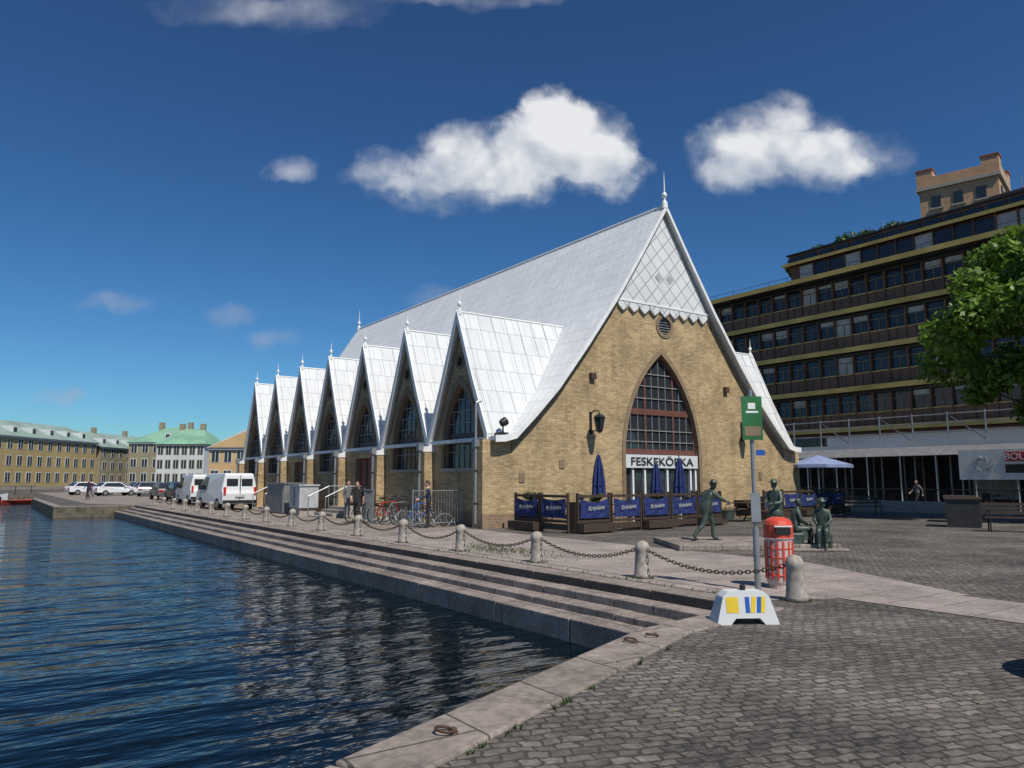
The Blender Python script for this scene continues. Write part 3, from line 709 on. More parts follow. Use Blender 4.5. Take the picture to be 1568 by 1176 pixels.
def boat(loc,rz_,c,s=1):
    mb=MB(); secs=[(-2.2,.75,.5),(-1,.9,.45),(.5,.85,.48),(1.6,.5,.6),(2.3,.05,.75)]
    vs=[]
    for x,w,z in secs: vs+=[(x,-w,z),(x,-w*.55,-.1),(x,0,-.2),(x,w*.55,-.1),(x,w,z),(x,w*.9,z-.05),(x,0,.1),(x,-w*.9,z-.05)]
    fs=[]
    for j in range(4):
        for i in range(8): fs.append((j*8+i,j*8+(i+1)%8,(j+1)*8+(i+1)%8,(j+1)*8+i))
    fs.append(tuple(range(8))); mb.add(vs,fs,c)
    for x in (-1.2,.3): mb.box(x-.15,x+.15,-.75,.75,.3,.35,'wood')
    mb.box(-2.45,-2.2,-.15,.15,.1,.9,'dark'); o=mb.obj('rowing_boat',loc=loc,rotz=rz_); o.scale=(s,s,s)
boat((3.2,88,WZ),.2,'orange',.8); boat((-.5,99,WZ),-.1,'wplaster',1.2); boat((-4,98.5,WZ),.1,'carb',1.2)

# ------------------------------------------------------------------ vehicles
def vehicle(name,loc,rz_,body,kind='car'):
    e=empty(name,loc,rz_); mb=MB()
    if kind=='van':
        Lh,W,low=2.3,.92,[(-2.3,.35),(-2.35,.9),(-2.28,1.1),(-2.2,1.92),(-2.05,2.0),(.9,2.0),(1.15,1.9),(1.7,1.25),(2.15,1.08),(2.35,.85),(2.38,.35)]
        wins=[(.35,1.1),(.35,1.8),(1.05,1.8),(1.6,1.2),(1.6,1.1)]; wr=.33; wx=1.45
    else:
        Lh,W,low=2.1,.86,[(-2.1,.35),(-2.15,.75),(-2.05,.95),(-1.75,1.0),(-1.25,1.40),(-.9,1.46),(.2,1.45),(.95,1.0),(1.8,.86),(2.1,.65),(2.13,.35)]
        wins=[(-1.65,1.0),(-1.2,1.36),(.15,1.38),(.75,1.02)]; wr=.31; wx=1.3
    def yy(x,z,s,top=(1.0 if kind=='car' else 1.15)):
        w=W if z<=top else W-.16*(z-top)/(.45 if kind=='car' else .85)*(1.0)
        return s*w
    n=len(low); vs=[(x,yy(x,z,-1),z) for x,z in low]+[(x,yy(x,z,1),z) for x,z in low]
    mb.add(vs,[(i,(i+1)%n,n+(i+1)%n,n+i) for i in range(n)]+[tuple(range(n)),tuple(range(2*n-1,n-1,-1))],body)
    o=mb.obj('body',e,bevel=.05)
    g=MB()
    for s in (-1,1):
        g.add([(x,yy(x,z,s)+s*.012,z) for x,z in wins],[tuple(range(len(wins)))],'glass')
        for wxx in (-wx,wx):
            g.tube((wxx,s*(W-.2),wr),(wxx,s*(W+.02),wr),wr,'tyre',n=20); g.tube((wxx,s*(W-.1),wr),(wxx,s*(W+.032),wr),wr*.6,'metal',n=16)
    if kind=='van':
        for s in (-1,1):
            g.box(-2.30,-2.262,s*.4-.3,s*.4+.3,1.3,1.7,'glass',Matrix.Translation((.03,0,0))); g.box(-2.39,-2.30,s*.82-.06,s*.82+.06,.85,1.25,'redl')
        g.box(-2.385,-2.34,-.012,.012,.5,1.9,'dark'); g.box(-2.39,-2.35,-.25,.25,.72,.84,'curtain'); g.box(-2.42,-2.3,-.9,.9,.38,.55,'dark')
        g.add([(1.19,-.68,1.86),(1.19,.68,1.86),(1.70,.84,1.3),(1.70,-.84,1.3)],[(0,1,2,3)],'glass')
        for s in (-1,1): g.box(1.2,1.35,s*1.02-.1,s*1.02+.1,1.1,1.35,'dark')
    else:
        g.add([(-1.77,-.78,1.02),(-1.77,.78,1.02),(-1.28,.66,1.40),(-1.28,-.66,1.40)],[(0,1,2,3)],'glass')
        g.add([(.93,-.78,1.03),(.93,.78,1.03),(.28,.66,1.43),(.28,-.66,1.43)],[(0,1,2,3)],'glass')
        for s in (-1,1): g.box(-2.17,-2.1,s*.65-.15,s*.65+.15,.7,.85,'redl'); g.box(2.08,2.14,s*.62-.16,s*.62+.16,.6,.74,'curtain'); g.box(.55,.7,s*.92-.08,s*.92+.08,.98,1.1,body)
        g.box(-2.18,-2.13,-.25,.25,.55,.66,'curtain')
    g.obj('glass_wheels_and_trim',e)
vehicle('white_van',(11.3,44.6,0),math.radians(94),'carw','van'); vehicle('white_van',(12.1,55.2,0),math.radians(90),'carw','van')
cs=['carw','cars','carg','carb','cars','carw','carb']
for i,(x,y,r) in enumerate(((9.6,97,15),(12.6,96,20),(15.4,96,12),(18,95,100),(14.0,86,80),(11.5,90,15),(16.5,80,90))): vehicle('parked_car',(x,y,0),math.radians(r),cs[i])
vehicle('parked_car',(12.6,63,0),math.radians(90),'carb'); vehicle('parked_car',(12.7,70,0),math.radians(90),'carg')

# ------------------------------------------------------------------ street furniture
mb=MB(); mb.lathe([(.17,0),(.17,.05),(.19,.10),(.20,.72),(.2,.74)],'rubber',n=20)
for i in range(14):
    t=2*math.pi*i/14
    mb.box(-.014,.014,-.006,.006,.14,.70,'orange',Matrix.Rotation(t,4,'Z')@Matrix.Translation((0,-.203,0)))
for z in (.2,.33,.46,.59): mb.torus((0,0,z),.2,.010,'orange','z',20,4)
mb.lathe([(.215,.74),(.215,.94),(.19,1.0),(.10,1.05)],'orange',n=20); 
mb.box(-.11,.11,-.225,-.19,.80,.91,'dark'); mb.box(-.13,.13,-.232,-.19,.912,.93,'white'); mb.lathe([(.21,.725),(.225,.745)],'white',n=20)
mb.obj('litter_bin',loc=(9.95,7.2,0),rotz=-.6)
e=empty('stop_sign',(9.35,7.15,0),math.radians(-35)); mb=MB()
mb.tube((0,0,0),(0,0,2.95),.03,'metal',n=12); mb.tube((0,0,0),(0,0,.9),.045,'metal',n=12); mb.obj('post',e)
mb=MB(); mb.box(-.15,.15,-.055,-.032,2.2,2.85,'green'); mb.box(-.12,.12,-.059,-.056,2.26,2.40,'olight'); mb.box(-.09,.09,-.059,-.056,2.60,2.63,'white'); mb.box(-.06,.05,-.059,-.056,2.66,2.75,'white')
for z in (2.3,2.7): mb.box(-.05,.05,-.03,.04,z-.02,z+.02,'metal')
mb.box(.04,.17,-.05,-.034,1.97,2.05,'sblue'); mb.box(-.07,.07,-.06,-.045,1.0,1.42,'metal'); mb.obj('sign_plate',e)
mb=MB()
poly=[(-.36,0),(-.2,0),(-.14,.07),(.14,.07),(.2,0),(.36,0),(.27,.30),(.2,.36),(-.2,.36),(-.27,.30)]
mb.prism(poly,lambda a,b:(a,-.15+b*.15,b),lambda a,b:(a,.15-b*.15,b),'wplaster')
def sl(x0,x1,m,k=0):
    mb.add([(x0,-.150+.13*.15-.004,.13),(x1,-.150+.13*.15-.004,.13),(x1+k,-.15+.30*.15-.004,.30),(x0+k,-.15+.30*.15-.004,.30)],[(0,1,2,3)],m)
sl(-.24,-.10,'yellow'); sl(-.02,.03,'sblue'); sl(.033,.085,'yellow',.03); sl(.105,.15,'sblue',.02); sl(.153,.2,'yellow',.02)
mb.tube((0,0,.3),(0,0,.42),.035,'dark'); mb.obj('barrier_foot',loc=(7.2,5.72,0),rotz=math.radians(-30),bevel=.02)
def fence(name,a,c,n,txt=True):
    a=Vector((*a,0)); c=Vector((*c,0)); d=c-a; ln=d.length/n; ang=math.atan2(d.y,d.x)
    e=empty(name,a,ang); mb=MB(); pc=[]
    for i in range(n):
        x=i*ln
        mb.box(x+.03,x+.09,-.04,.04,0,1.22,'wood'); mb.box(x+ln-.09,x+ln-.03,-.04,.04,0,1.22,'wood')
        mb.box(x+.09,x+ln-.09,-.03,.03,1.08,1.16,'wood'); mb.box(x+.09,x+ln-.09,-.03,.03,.32,.40,'wood')
        if i%2==0: mb.box(x+.02,x+ln-.02,-.3,-.05,.06,.30,'wood'); mb.box(x+.02,x+ln-.02,.05,.3,.06,.95,'wood')
        else: mb.box(x+.09,x+ln-.09,-.02,.02,.10,.28,'wood')
        if i%2==0: pc+=[(x+ln*random.uniform(.15,.85),.17,random.uniform(1.0,1.12),random.uniform(.09,.15)) for q in range(5)]
        k=8; vs=[]; dr_=random.uniform(0,.10)
        for j in range(k+1):
            for q in range(5):
                u=x+.12+(ln-.24)*j/k; z=.46+.60*q/4; vs.append((u,-.045-.03*math.sin(j*1.7+q*.8+i)*math.sin(math.pi*q/4),z-(.05+dr_)*math.sin(math.pi*j/k)*(q==4)))
        mb.add(vs,[(j*5+q,(j+1)*5+q,(j+1)*5+q+1,j*5+q+1) for j in range(k) for q in range(4)],'blue')
        if txt: textobj('banner_letters','Krönleins',.19,'curtain',e,(x+ln/2+random.uniform(-.05,.05),-.085,.76),(math.pi/2,-0.07,0),shear=.35,ext=.004)
    mb.obj('fence_frames',e,fixn=False); foliage('box_plants',pc,500*n,.035,'leaf2',e); return e
fence('terrace_fence',(14.55,20.7),(14.6,17.9),2); fence('terrace_fence',(14.75,17.75),(22.4,18.6),5); fence('terrace_fence',(26.2,19.6),(35.6,21.8),5); fence('terrace_fence',(22.5,18.7),(22.8,20.4),1)
def umb(loc,h):
    mb=MB(); mb.tube((0,0,0),(0,0,h+.08),.025,'metal'); mb.lathe([(.24,0),(.24,.08)],'stone')
    prof_=[(.10,h-1.45),(.19,h-1.38),(.17,h-.9),(.12,h-.4),(.05,h-.05),(.01,h)]
    nseg=24; vs=[]
    for r,z in prof_:
        for i in range(nseg): t=2*math.pi*i/nseg; rr=r*(1+.28*math.cos(8*t)); vs.append((rr*math.cos(t),rr*math.sin(t),z))
    mb.add(vs,[(j*nseg+i,j*nseg+(i+1)%nseg,(j+1)*nseg+(i+1)%nseg,(j+1)*nseg+i) for j in range(5) for i in range(nseg)],'blue')
    mb.torus((0,0,h-1.05),.175,.02,'blue','z'); mb.obj('closed_parasol',loc=loc)
umb((17.3,19.6,0),2.5); umb((21.3,19.6,0),2.45); umb((21.2,20.7,0),2.3)
mb=MB(); mb.tube((0,0,0),(0,0,2.75),.03,'white')
vs=[(0,0,2.8)]+[(1.6*math.cos(2*math.pi*i/8),1.6*math.sin(2*math.pi*i/8),2.35) for i in range(8)]+[(1.6*math.cos(2*math.pi*i/8),1.6*math.sin(2*math.pi*i/8),2.2) for i in range(8)]
mb.add(vs,[(0,1+i,1+(i+1)%8) for i in range(8)]+[(1+i,9+i,9+(i+1)%8,1+(i+1)%8) for i in range(8)],'paleblue'); mb.lathe([(.3,0),(.3,.1)],'stone'); mb.obj('open_parasol',loc=(32.6,21.2,0))
def picnic(loc,r):
    mb=MB()
    for k in range(4): mb.box(-.9,.9,-.34+.18*k,-.18+.18*k,.72,.76,'wood')
    for s in (-1,1):
        mb.box(-.9,.9,s*.72-.12,s*.72+.12,.43,.47,'wood')
        for x in (-.6,.6): mb.tube((x,s*.65,0),(x,s*.2,.72),.035,'wood',n=4)
    for x in (-.6,.6): mb.box(x-.03,x+.03,-.8,.8,.37,.43,'wood')
    mb.obj('picnic_table',loc=loc,rotz=r)
for p,r in (((24.9,19.2,0),.2),((27.6,21.3,0),.0),((16.4,19.9,0),1.5),((19,19.6,0),1.5),((30.3,22,0),.2),((33.5,24,0),.2)): picnic(p,r)
mb=MB(); 
mb.box(-.5,.5,-1.3,1.3,.05,1.45,'metal')
for k in range(18): mb.box(-.53,-.503,-1.25+.14*k,-1.2+.14*k,.1,1.4,'metal'); 
for k in range(7): mb.box(-.45+.14*k,-.4+.14*k,-1.33,-1.303,.1,1.4,'metal')
mb.box(-.55,.55,-1.35,1.35,1.452,1.5,'metal'); mb.obj('metal_enclosure',loc=(12.4,37.6,0))
mb=MB(); mb.box(-.45,.45,-.7,.7,.35,1.35,'shade'); mb.box(-.5,.5,-.75,.75,1.352,1.42,'shade'); mb.box(-.4,.4,-.6,.6,0,.348,'stone'); mb.box(-.47,-.452,-.02,.02,.4,1.3,'dark'); mb.obj('utility_cabinet',loc=(12.4,34.9,0))
def bike(loc,rz_,c):
    mb=MB(); R=.34
    for x in (-.52,.52):
        mb.torus((x,0,R),R,.018,'tyre','y',24,6); mb.torus((x,0,R),R-.025,.008,'metal','y',24,4)
        for k in range(10): t=math.pi*k/5; mb.tube((x,0,R),(x+.32*math.cos(t),0,R+.32*math.sin(t)),.0035,'metal',n=3)
        mb.tube((x,-.04,R),(x,.04,R),.02,'metal')
    bb=(-.08,0,.3); st=(-.22,0,.78); hd=(.36,0,.82); hb=(.40,0,.66)
    for a,b_ in ((bb,st),(bb,hb),(st,hd),(bb,(-.52,0,R)),(st,(-.52,0,R))): mb.tube(a,b_,.016,c)
    mb.tube(hd,(.52,0,R),.016,c); mb.tube(hd,(.33,0,1.0),.014,'metal'); mb.path([(.33,0,1.0),(.34,-.25,1.02),(.2,-.29,1.0)],.012,'dark'); mb.path([(.33,0,1.0),(.34,.25,1.02),(.2,.29,1.0)],.012,'dark')
    mb.tube(st,(-.25,0,.92),.013,'metal'); mb.ell((-.26,0,.94),(.14,.07,.035),'dark'); mb.torus((-.08,0,.3),.09,.01,'dark','y',14,4)
    mb.tube((-.08,-.1,.16),(-.08,.1,.44),.012,'metal'); mb.box(-.65,-.35,-.06,.06,.73,.75,'dark')
    mb.obj('bicycle',loc=loc,rotz=rz_)
for p,r,c in (((12.9,23.2,0),.2,'dark'),((12.8,24.0,0),.1,'sblue'),((12.8,24.7,0),-.05,'dark'),((12.6,25.5,0),.15,'metal'),((12.6,26.3,0),.1,'redl'),((12.5,27.3,0),0.3,'dark'),((12.4,28.6,0),1.2,'redl'),((12.3,27.9,0),.2,'dark'),((12.9,26.8,0),.1,'dark')): bike(p,r,c)
mb=MB()
for k in range(9): mb.torus((0,-2+.5*k,.05),.42,.016,'metal','y',16,5)
mb.tube((-.42,-2.1,.04),(-.42,2.1,.04),.02,'metal'); mb.tube((.42,-2.1,.04),(.42,2.1,.04),.02,'metal'); mb.obj('bicycle_rack',loc=(13.2,25,0))
def barrier(loc,r):
    mb=MB()
    for z in (.15,1.25): mb.tube((0,0,z),(2.2,0,z),.02,'metal')
    for k in range(19): mb.tube((k*.122,0,.15),(k*.122,0,1.25),.008,'metal',n=4)
    for x in (0,2.2): mb.tube((x,0,0),(x,0,1.3),.022,'metal')
    mb.obj('crowd_barrier',loc=loc,rotz=r)
barrier((11.9,22.9,0),.15); barrier((11.6,25.4,0),1.3)

# ------------------------------------------------------------------ people / statues
def person(name,loc,rz_,pose=None,top='cl_black',legs='cl_navy',skin='skin',hair='hair',shoe='cl_black',scale=1,hat=None,fore=None,look=0,bulk=1.0):
    J=dict(pelvis=(0,0,.95),spine=(0,-.01,1.13),chest=(0,0,1.33),neck=(0,0,1.49),head=(0,.02,1.58),
      shL=(-.18,0,1.42),elL=(-.23,-.03,1.14),wrL=(-.22,.07,.90),shR=(.18,0,1.42),elR=(.23,-.03,1.14),wrR=(.22,.07,.90),
      hiL=(-.09,0,.90),knL=(-.10,.02,.49),anL=(-.10,-.02,.08),toL=(-.11,.15,.035),hiR=(.09,0,.90),knR=(.10,.02,.49),anR=(.10,-.02,.08),toR=(.11,.15,.035))
    if pose: J.update(pose)
    R=dict(pelvis=(.145,.115),spine=(.135,.11),chest=(.155,.12),neck=(.055,.055),head=(.05,.05),shL=(.068,.068),shR=(.068,.068),elL=(.046,.046),elR=(.046,.046),wrL=(.03,.03),wrR=(.03,.03),
      hiL=(.095,.095),hiR=(.095,.095),knL=(.06,.06),knR=(.06,.06),anL=(.042,.042),anR=(.042,.042),toL=(.04,.03),toR=(.04,.03))
    ks=list(J); ix={k:i for i,k in enumerate(ks)}
    E=[('pelvis','spine'),('spine','chest'),('chest','neck'),('neck','head')]
    for s in 'LR': E+=[('chest','sh'+s),('sh'+s,'el'+s),('el'+s,'wr'+s),('pelvis','hi'+s),('hi'+s,'kn'+s),('kn'+s,'an'+s),('an'+s,'to'+s)]
    me=bpy.data.meshes.new('sk'); me.from_pydata([J[k] for k in ks],[(ix[a],ix[b]) for a,b in E],[]); o=bpy.data.objects.new('sk',me); COL.objects.link(o)
    o.modifiers.new('s','SKIN'); sv=me.skin_vertices[0].data
    for k in ks:
        bk=bulk if k in('pelvis','spine','chest','hiL','hiR','elL','elR') else 1
        bk2=1+(bulk-1)*.6 if k in('knL','knR','anL','anR','shL','shR','wrL','wrR') else 1
        sv[ix[k]].radius=(R[k][0]*bk*bk2,R[k][1]*bk*bk2)
    sv[ix['pelvis']].use_root=True
    ss=o.modifiers.new('u','SUBSURF'); ss.levels=2; ss.render_levels=2
    dg=bpy.context.evaluated_depsgraph_get(); dg.update(); bod=bpy.data.meshes.new_from_object(o.evaluated_get(dg)); bpy.data.objects.remove(o)
    e=empty(name,loc,rz_); e.scale=(scale,)*3
    mm={}
    for a,b in E:
        if a in('neck',): mm[(a,b)]=skin
        elif a[:2]=='el': mm[(a,b)]=fore or top
        elif a[:2] in('hi','kn'): mm[(a,b)]=legs
        elif a[:2]=='an': mm[(a,b)]=shoe
        elif a=='pelvis' and b[:2]=='hi': mm[(a,b)]=legs
        else: mm[(a,b)]=top
    names=list(dict.fromkeys(mm.values())); bod.materials.clear()
    for k in names: bod.materials.append(M[k])
    segs=[(Vector(J[a]),Vector(J[b]),names.index(mm[(a,b)])) for a,b in E]
    for p in bod.polygons:
        c=p.center; best=9;bi=0
        for a,b,m_ in segs:
            d=b-a; t=max(0,min(1,(c-a).dot(d)/d.length_squared)); q=(a+d*t-c).length
            if q<best: best=q;bi=m_
        p.material_index=bi; p.use_smooth=True
    bo=bpy.data.objects.new('body',bod); COL.objects.link(bo); bo.parent=e
    h=MB(); hp=Vector(J['head']); nk=Vector(J['neck']); T=Matrix.Translation(hp+Vector((0,.015,.085)))@Matrix.Rotation(look,4,'Z')@Matrix.Rotation(-max(-.6,min(.6,(hp.y-nk.y)*3)),4,'X')
    h.ell((0,0,0),(.076,.092,.118),skin,16,12,T); h.ell((0,.045,-.065),(.05,.05,.048),skin,12,8,T); h.ell((0,.096,-.012),(.014,.022,.028),skin,8,6,T)
    for s in (-1,1): h.ell((s*.03,.083,.012),(.013,.01,.008),'cl_black' if skin=='skin' else skin,8,6,T); h.ell((s*.078,-.005,-.005),(.012,.024,.034),skin,8,6,T); h.ell((s*.03,.086,.03),(.018,.008,.005),hair,8,6,T)
    h.ell((0,.09,-.055),(.024,.008,.006),'rust' if skin=='skin' else skin,8,6,T)
    h.ell((0,-.018,.03),(.084,.092,.105),hair,16,10,T)
    if hat: 
        h.lathe([(.15,.055),(.155,.065),(.095,.075),(.09,.13),(.06,.16),(.02,.165)],hat,n=16,T=T)
    for s in 'LR':
        w=Vector(J['wr'+s]); d=(w-Vector(J['el'+s])).normalized(); side=Vector((0,1,0)) if abs(d.y)<.7 else Vector((0,0,1)); side=(side-d*side.dot(d)).normalized(); nrm=d.cross(side)
        B4=Matrix(((side.x,nrm.x,d.x,w.x),(side.y,nrm.y,d.y,w.y),(side.z,nrm.z,d.z,w.z),(0,0,0,1)))
        h.ell((0,0,.05),(.042,.018,.055),skin,10,8,B4)
        for k,(u,l) in enumerate(((-.03,.06),(-.01,.075),(.01,.08),(.03,.072))):
            a=B4@Vector((u,0,.085)); b=B4@Vector((u*1.1,.008,.085+l*.5)); c=B4@Vector((u*1.1,.035,.085+l*.9)); h.tube(a,b,.0095,skin,.0085,6); h.tube(b,c,.0085,skin,.006,6)
        a=B4@Vector((.035,0,.03)); b=B4@Vector((.062,.01,.065)); c=B4@Vector((.058,.02,.095)); h.tube(a,b,.012,skin,.01,6); h.tube(b,c,.01,skin,.007,6)
    h.obj('head_and_hands',e,smooth=True)
    return e
walk=dict(hiL=(-.09,.02,.90),knL=(-.1,.24,.52),anL=(-.1,.30,.09),toL=(-.1,.47,.04),knR=(.1,-.10,.50),anR=(.1,-.42,.16),toR=(.1,-.33,.03),elL=(-.24,-.16,1.17),wrL=(-.23,-.18,.92),elR=(.24,.10,1.16),wrR=(.22,.30,1.02))
person('pedestrian',(11.5,26.6,0),math.radians(150),walk,top='cl_black',legs='cl_black',fore='skin',scale=.88)
person('cyclist',(12.5,22.9,0),math.radians(60),dict(elR=(.22,.12,1.16),wrR=(.2,.36,1.08),elL=(-.22,.10,1.16),wrL=(-.2,.34,1.08),head=(0,.05,1.57)),top='cl_navy',legs='cl_black',scale=.9)
person('pedestrian',(12.7,30.4,0),math.radians(200),None,top='cl_grey',legs='cl_navy',scale=.9)
person('pedestrian',(8.3,82,0),0.5,walk,top='cl_red',legs='cl_navy',scale=.95)
person('pedestrian',(7.3,73,0),2.5,walk,top='cl_navy',legs='cl_black',scale=.95)
person('pedestrian',(43.2,22,0),1.2,walk,top='cl_grey',legs='cl_black',scale=.92)
mb=MB(); mb.box(-1.9,1.9,-1.25,1.25,0,.14,'granite'); mb.obj('statue_plinth',loc=(15.4,12.2,0),rotz=math.radians(-32),bevel=.02)
BR=dict(top='bronze',legs='bronze',skin='bronze',hair='bronze',shoe='bronze',fore='bronze')
lean=dict(pelvis=(0,-.02,.93),spine=(0,.04,1.12),chest=(0,.12,1.31),neck=(0,.2,1.45),head=(0,.25,1.53),shL=(-.19,.14,1.40),shR=(.19,.14,1.40),elR=(.22,.36,1.22),wrR=(.18,.58,1.12),elL=(-.24,.02,1.14),wrL=(-.22,.2,.95),
   knL=(-.1,.26,.52),anL=(-.1,.26,.09),toL=(-.1,.43,.04),knR=(.1,-.14,.48),anR=(.1,-.45,.17),toR=(.1,-.37,.03))
st=person('bronze_statue',(14.65,12.65,.14),math.radians(-112),lean,hat='bronze',scale=.84,bulk=1.45,**BR)
m2=MB(); m2.lathe([(.16,0),(.21,.24),(.225,.25),(.2,.25)],'bronze',n=14); m2.path([(-.2,0,.25),(-.1,0,.42),(.1,0,.42),(.2,0,.25)],.012,'bronze'); m2.obj('fish_basket',st,loc=(.18,.62,.62))
m2=MB(); m2.lathe([(.20,.0),(.19,.2),(.17,.34)],'bronze',n=16); m2.obj('coat_skirt',st,smooth=True,loc=(0,0,.76))
st=person('bronze_statue',(17.0,12.35,.0),math.radians(95),dict(elL=(-.25,.1,1.16),wrL=(-.12,.3,1.12),elR=(.25,.1,1.16),wrR=(.12,.3,1.12)),hat='bronze',scale=.9,bulk=1.35,**BR)
m2=MB(); m2.lathe([(.25,.0),(.20,.35),(.16,.5)],'bronze',n=16); m2.obj('coat_skirt',st,smooth=True,loc=(0,0,.55))
sit=dict(pelvis=(0,-.1,.55),spine=(0,-.08,.74),chest=(0,-.04,.94),neck=(0,0,1.1),head=(0,.03,1.19),shL=(-.17,-.03,1.03),shR=(.17,-.03,1.03),elL=(-.22,.02,.78),wrL=(-.14,.24,.68),elR=(.22,.02,.78),wrR=(.14,.24,.68),
   hiL=(-.09,-.06,.53),hiR=(.09,-.06,.53),knL=(-.1,.36,.52),knR=(.1,.36,.52),anL=(-.1,.34,.09),anR=(.1,.34,.09),toL=(-.1,.5,.04),toR=(.1,.5,.04))
mb=MB(); mb.box(-.65,.65,-.45,.45,0,.06,'granite'); mb.obj('statue_plinth',loc=(15.95,10.6,0),rotz=math.radians(-35),bevel=.02)
for (x,y,r,s) in ((15.75,10.85,235,.80),(16.05,10.4,120,.80)):
    st=person('bronze_statue',(x,y,.06),math.radians(r),sit,scale=s,bulk=1.3,hat='bronze' if r==120 else None,**BR)
    m2=MB(); m2.box(-.24,.24,-.30,.10,0,.42,'bronze'); m2.obj('seat',st,bevel=.05); m2=MB(); m2.lathe([(.22,.0),(.17,.3)],'bronze',n=14); m2.obj('skirt',st,loc=(0,.12,.2))
mb=MB(); mb.lathe([(.42,0),(.5,.08),(.58,.45),(.62,.5),(.55,.5),(.5,.42)],'dark',n=28); mb.lathe([(.5,.40),(.3,.46),(.05,.48)],'bark',n=20); mb.obj('iron_planter',loc=(7.6,2.2,0))
foliage('planter_shrub',[(7.6+random.uniform(-.3,.3),2.2+random.uniform(-.3,.3),.62+random.uniform(0,.15),.2) for i in range(8)],1500,.04,'leaf2')

# ------------------------------------------------------------------ light, sky
az=Vector((-.05,-.998,0)).normalized(); el=math.radians(54)
sd=Vector((az.x*math.cos(el),az.y*math.cos(el),math.sin(el)))
s=bpy.data.lights.new('sun','SUN'); s.energy=4.5; s.angle=math.radians(.5); s.color=(1,.94,.84); so=bpy.data.objects.new('sun',s); COL.objects.link(so)
so.rotation_euler=sd.to_track_quat('Z','Y').to_euler()
w=bpy.data.worlds.new('World'); sc.world=w; w.use_nodes=True; nt=w.node_tree; bg=nt.nodes['Background']
sky=N(nt,'ShaderNodeTexSky',sky_type='NISHITA'); sky.sun_disc=False; sky.sun_elevation=el; sky.sun_rotation=math.atan2(az.x,az.y); sky.air_density=1.0; sky.dust_density=.3; sky.ozone_density=3.0
m1=N(nt,'ShaderNodeVectorMath',operation='SCALE'); L(nt,sky.outputs[0],m1.inputs[0]); m1.inputs['Scale'].default_value=.1
gm=N(nt,'ShaderNodeGamma'); gm.inputs[1].default_value=1.32; L(nt,m1.outputs[0],gm.inputs[0])
m2=N(nt,'ShaderNodeVectorMath',operation='MULTIPLY'); L(nt,gm.outputs[0],m2.inputs[0]); m2.inputs[1].default_value=(4.8,8.2,10.2)
D=N(nt,'ShaderNodeTexCoord').outputs['Generated']
def vdot(v,c):
    n=N(nt,'ShaderNodeVectorMath',operation='DOT_PRODUCT'); L(nt,v,n.inputs[0]); n.inputs[1].default_value=c; return n.outputs['Value']
dh=vdot(D,(.572,.820,0)); dr=vdot(D,(.820,-.572,0)); dz=vdot(D,(0,0,1)); dhc=math_(nt,'MAXIMUM',dh,.05)
qz=math_(nt,'DIVIDE',dz,dhc)
P=N(nt,'ShaderNodeCombineXYZ'); L(nt,math_(nt,'DIVIDE',dr,dhc),P.inputs[0]); L(nt,qz,P.inputs[1]); P=P.outputs[0]
CL=[(.075,.470,.085,.055,1.2),(.06,.512,.045,.032,.9),(-.03,.450,.10,.045,1.1),(-.15,.425,.075,.028,.8),(.135,.435,.05,.040,.9),(-.07,.395,.11,.024,.7),(.06,.423,.10,.028,.9),
 (.375,.470,.10,.042,.75),(.30,.440,.055,.042,.7),(.47,.450,.08,.035,.55),(.39,.518,.04,.026,.6),(.38,.43,.10,.026,.7),
 (-.313,.428,.032,.016,.5),(-.537,.24,.045,.014,.5),(-.385,.228,.035,.018,.5),(-.325,.192,.035,.014,.45),(-.603,.109,.035,.012,.5),(-.10,.252,.035,.014,.35),
 (-.34,.67,.15,.026,.34),(-.06,.69,.14,.018,.34)]
nn=N(nt,'ShaderNodeTexNoise'); nn.inputs['Scale'].default_value=13; nn.inputs['Detail'].default_value=4; nn.inputs['Roughness'].default_value=.6; L(nt,P,nn.inputs['Vector'])
ad=N(nt,'ShaderNodeVectorMath',operation='MULTIPLY_ADD'); L(nt,nn.outputs['Color'],ad.inputs[0]); ad.inputs[1].default_value=(.09,.07,0); L(nt,P,ad.inputs[2]); Q=ad.outputs[0]
tot=None
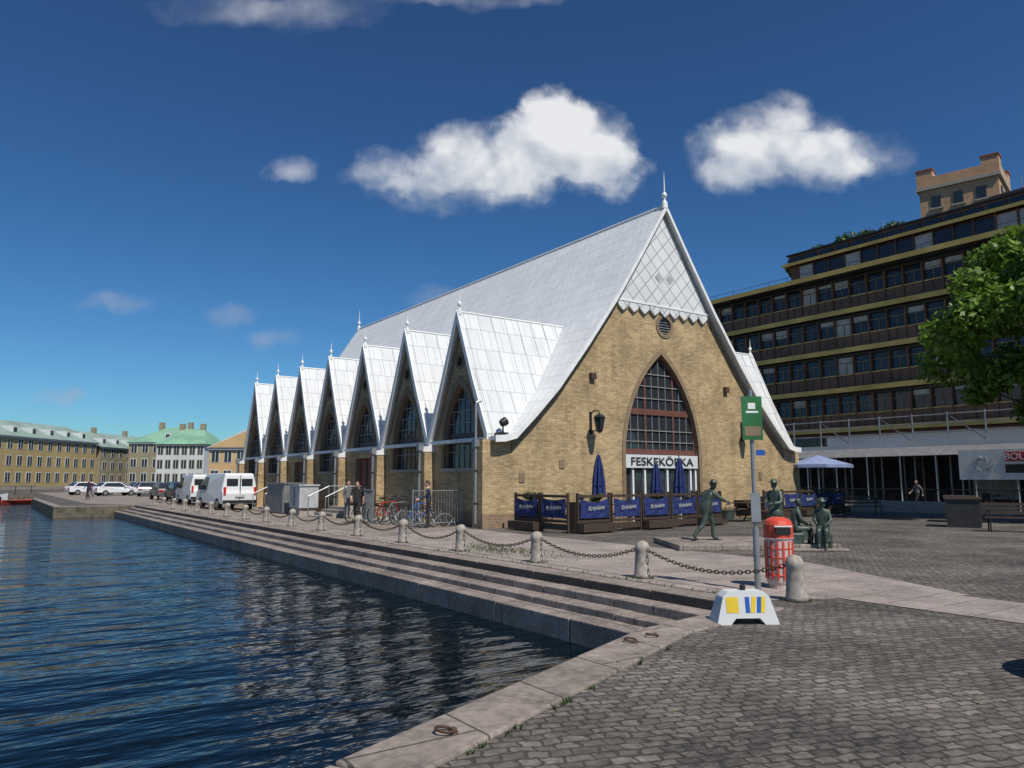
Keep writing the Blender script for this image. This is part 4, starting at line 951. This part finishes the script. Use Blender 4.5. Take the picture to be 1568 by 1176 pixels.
for cx,cy,rx,ry,wt in CL:
    cx+=.045; cy+=.035
    b=N(nt,'ShaderNodeVectorMath',operation='MULTIPLY_ADD'); L(nt,Q,b.inputs[0]); b.inputs[1].default_value=(1/rx,1/ry,0); b.inputs[2].default_value=(-cx/rx,-cy/ry,0)
    d=N(nt,'ShaderNodeVectorMath',operation='DOT_PRODUCT'); L(nt,b.outputs[0],d.inputs[0]); L(nt,b.outputs[0],d.inputs[1])
    q=math_(nt,'MULTIPLY_ADD',d.outputs['Value'],-.6*wt,wt)
    tot=math_(nt,'MAXIMUM',q,0.0) if tot is None else math_(nt,'ADD',tot,math_(nt,'MAXIMUM',q,0.0))
f0=noise(nt,P,12,5,.52)
sh=N(nt,'ShaderNodeVectorMath',operation='ADD'); L(nt,P,sh.inputs[0]); sh.inputs[1].default_value=(.006,.026,0)
f1=noise(nt,sh.outputs[0],12,3,.52)
d0=math_(nt,'ADD',tot,math_(nt,'MULTIPLY',math_(nt,'SUBTRACT',f0,.54),math_(nt,'MINIMUM',math_(nt,'MULTIPLY',tot,2.6),1.5)))
al=N(nt,'ShaderNodeMapRange',interpolation_type='SMOOTHSTEP'); al.inputs[1].default_value=-.05; al.inputs[2].default_value=1.15; L(nt,d0,al.inputs[0])
alpha=math_(nt,'MULTIPLY',math_(nt,'MULTIPLY',al.outputs[0],.95),ramp(nt,dh,.06,.2))
vert=math_(nt,'MULTIPLY',math_(nt,'SUBTRACT',qz,.435),4.6)
lit=ramp(nt,math_(nt,'ADD',math_(nt,'MULTIPLY',math_(nt,'SUBTRACT',f0,f1),1.9),math_(nt,'ADD',vert,math_(nt,'MULTIPLY',tot,.10))),-.30,.42)  # cloud light painted into the colour: bright tops, greyed undersides, offset-noise relief
ccol=mixc(nt,lit,(3.4,4.1,5.2),(8.4,8.5,8.7))
L(nt,mixc(nt,alpha,m2.outputs[0],ccol),bg.inputs[0]); bg.inputs[1].default_value=.10
# ------------------------------------------------------------------ camera
cam=bpy.data.cameras.new('camera'); co_=bpy.data.objects.new('camera',cam); COL.objects.link(co_)
cam.sensor_width=36; cam.lens=26.4; cam.clip_end=6000; cam.clip_start=.05
co_.location=(0,0,1.6); co_.rotation_euler=(math.radians(90+7.33),0,math.radians(-34.9)); sc.camera=co_
print('DONE faces',sum(len(o.data.polygons) for o in bpy.data.objects if o.type=='MESH'))
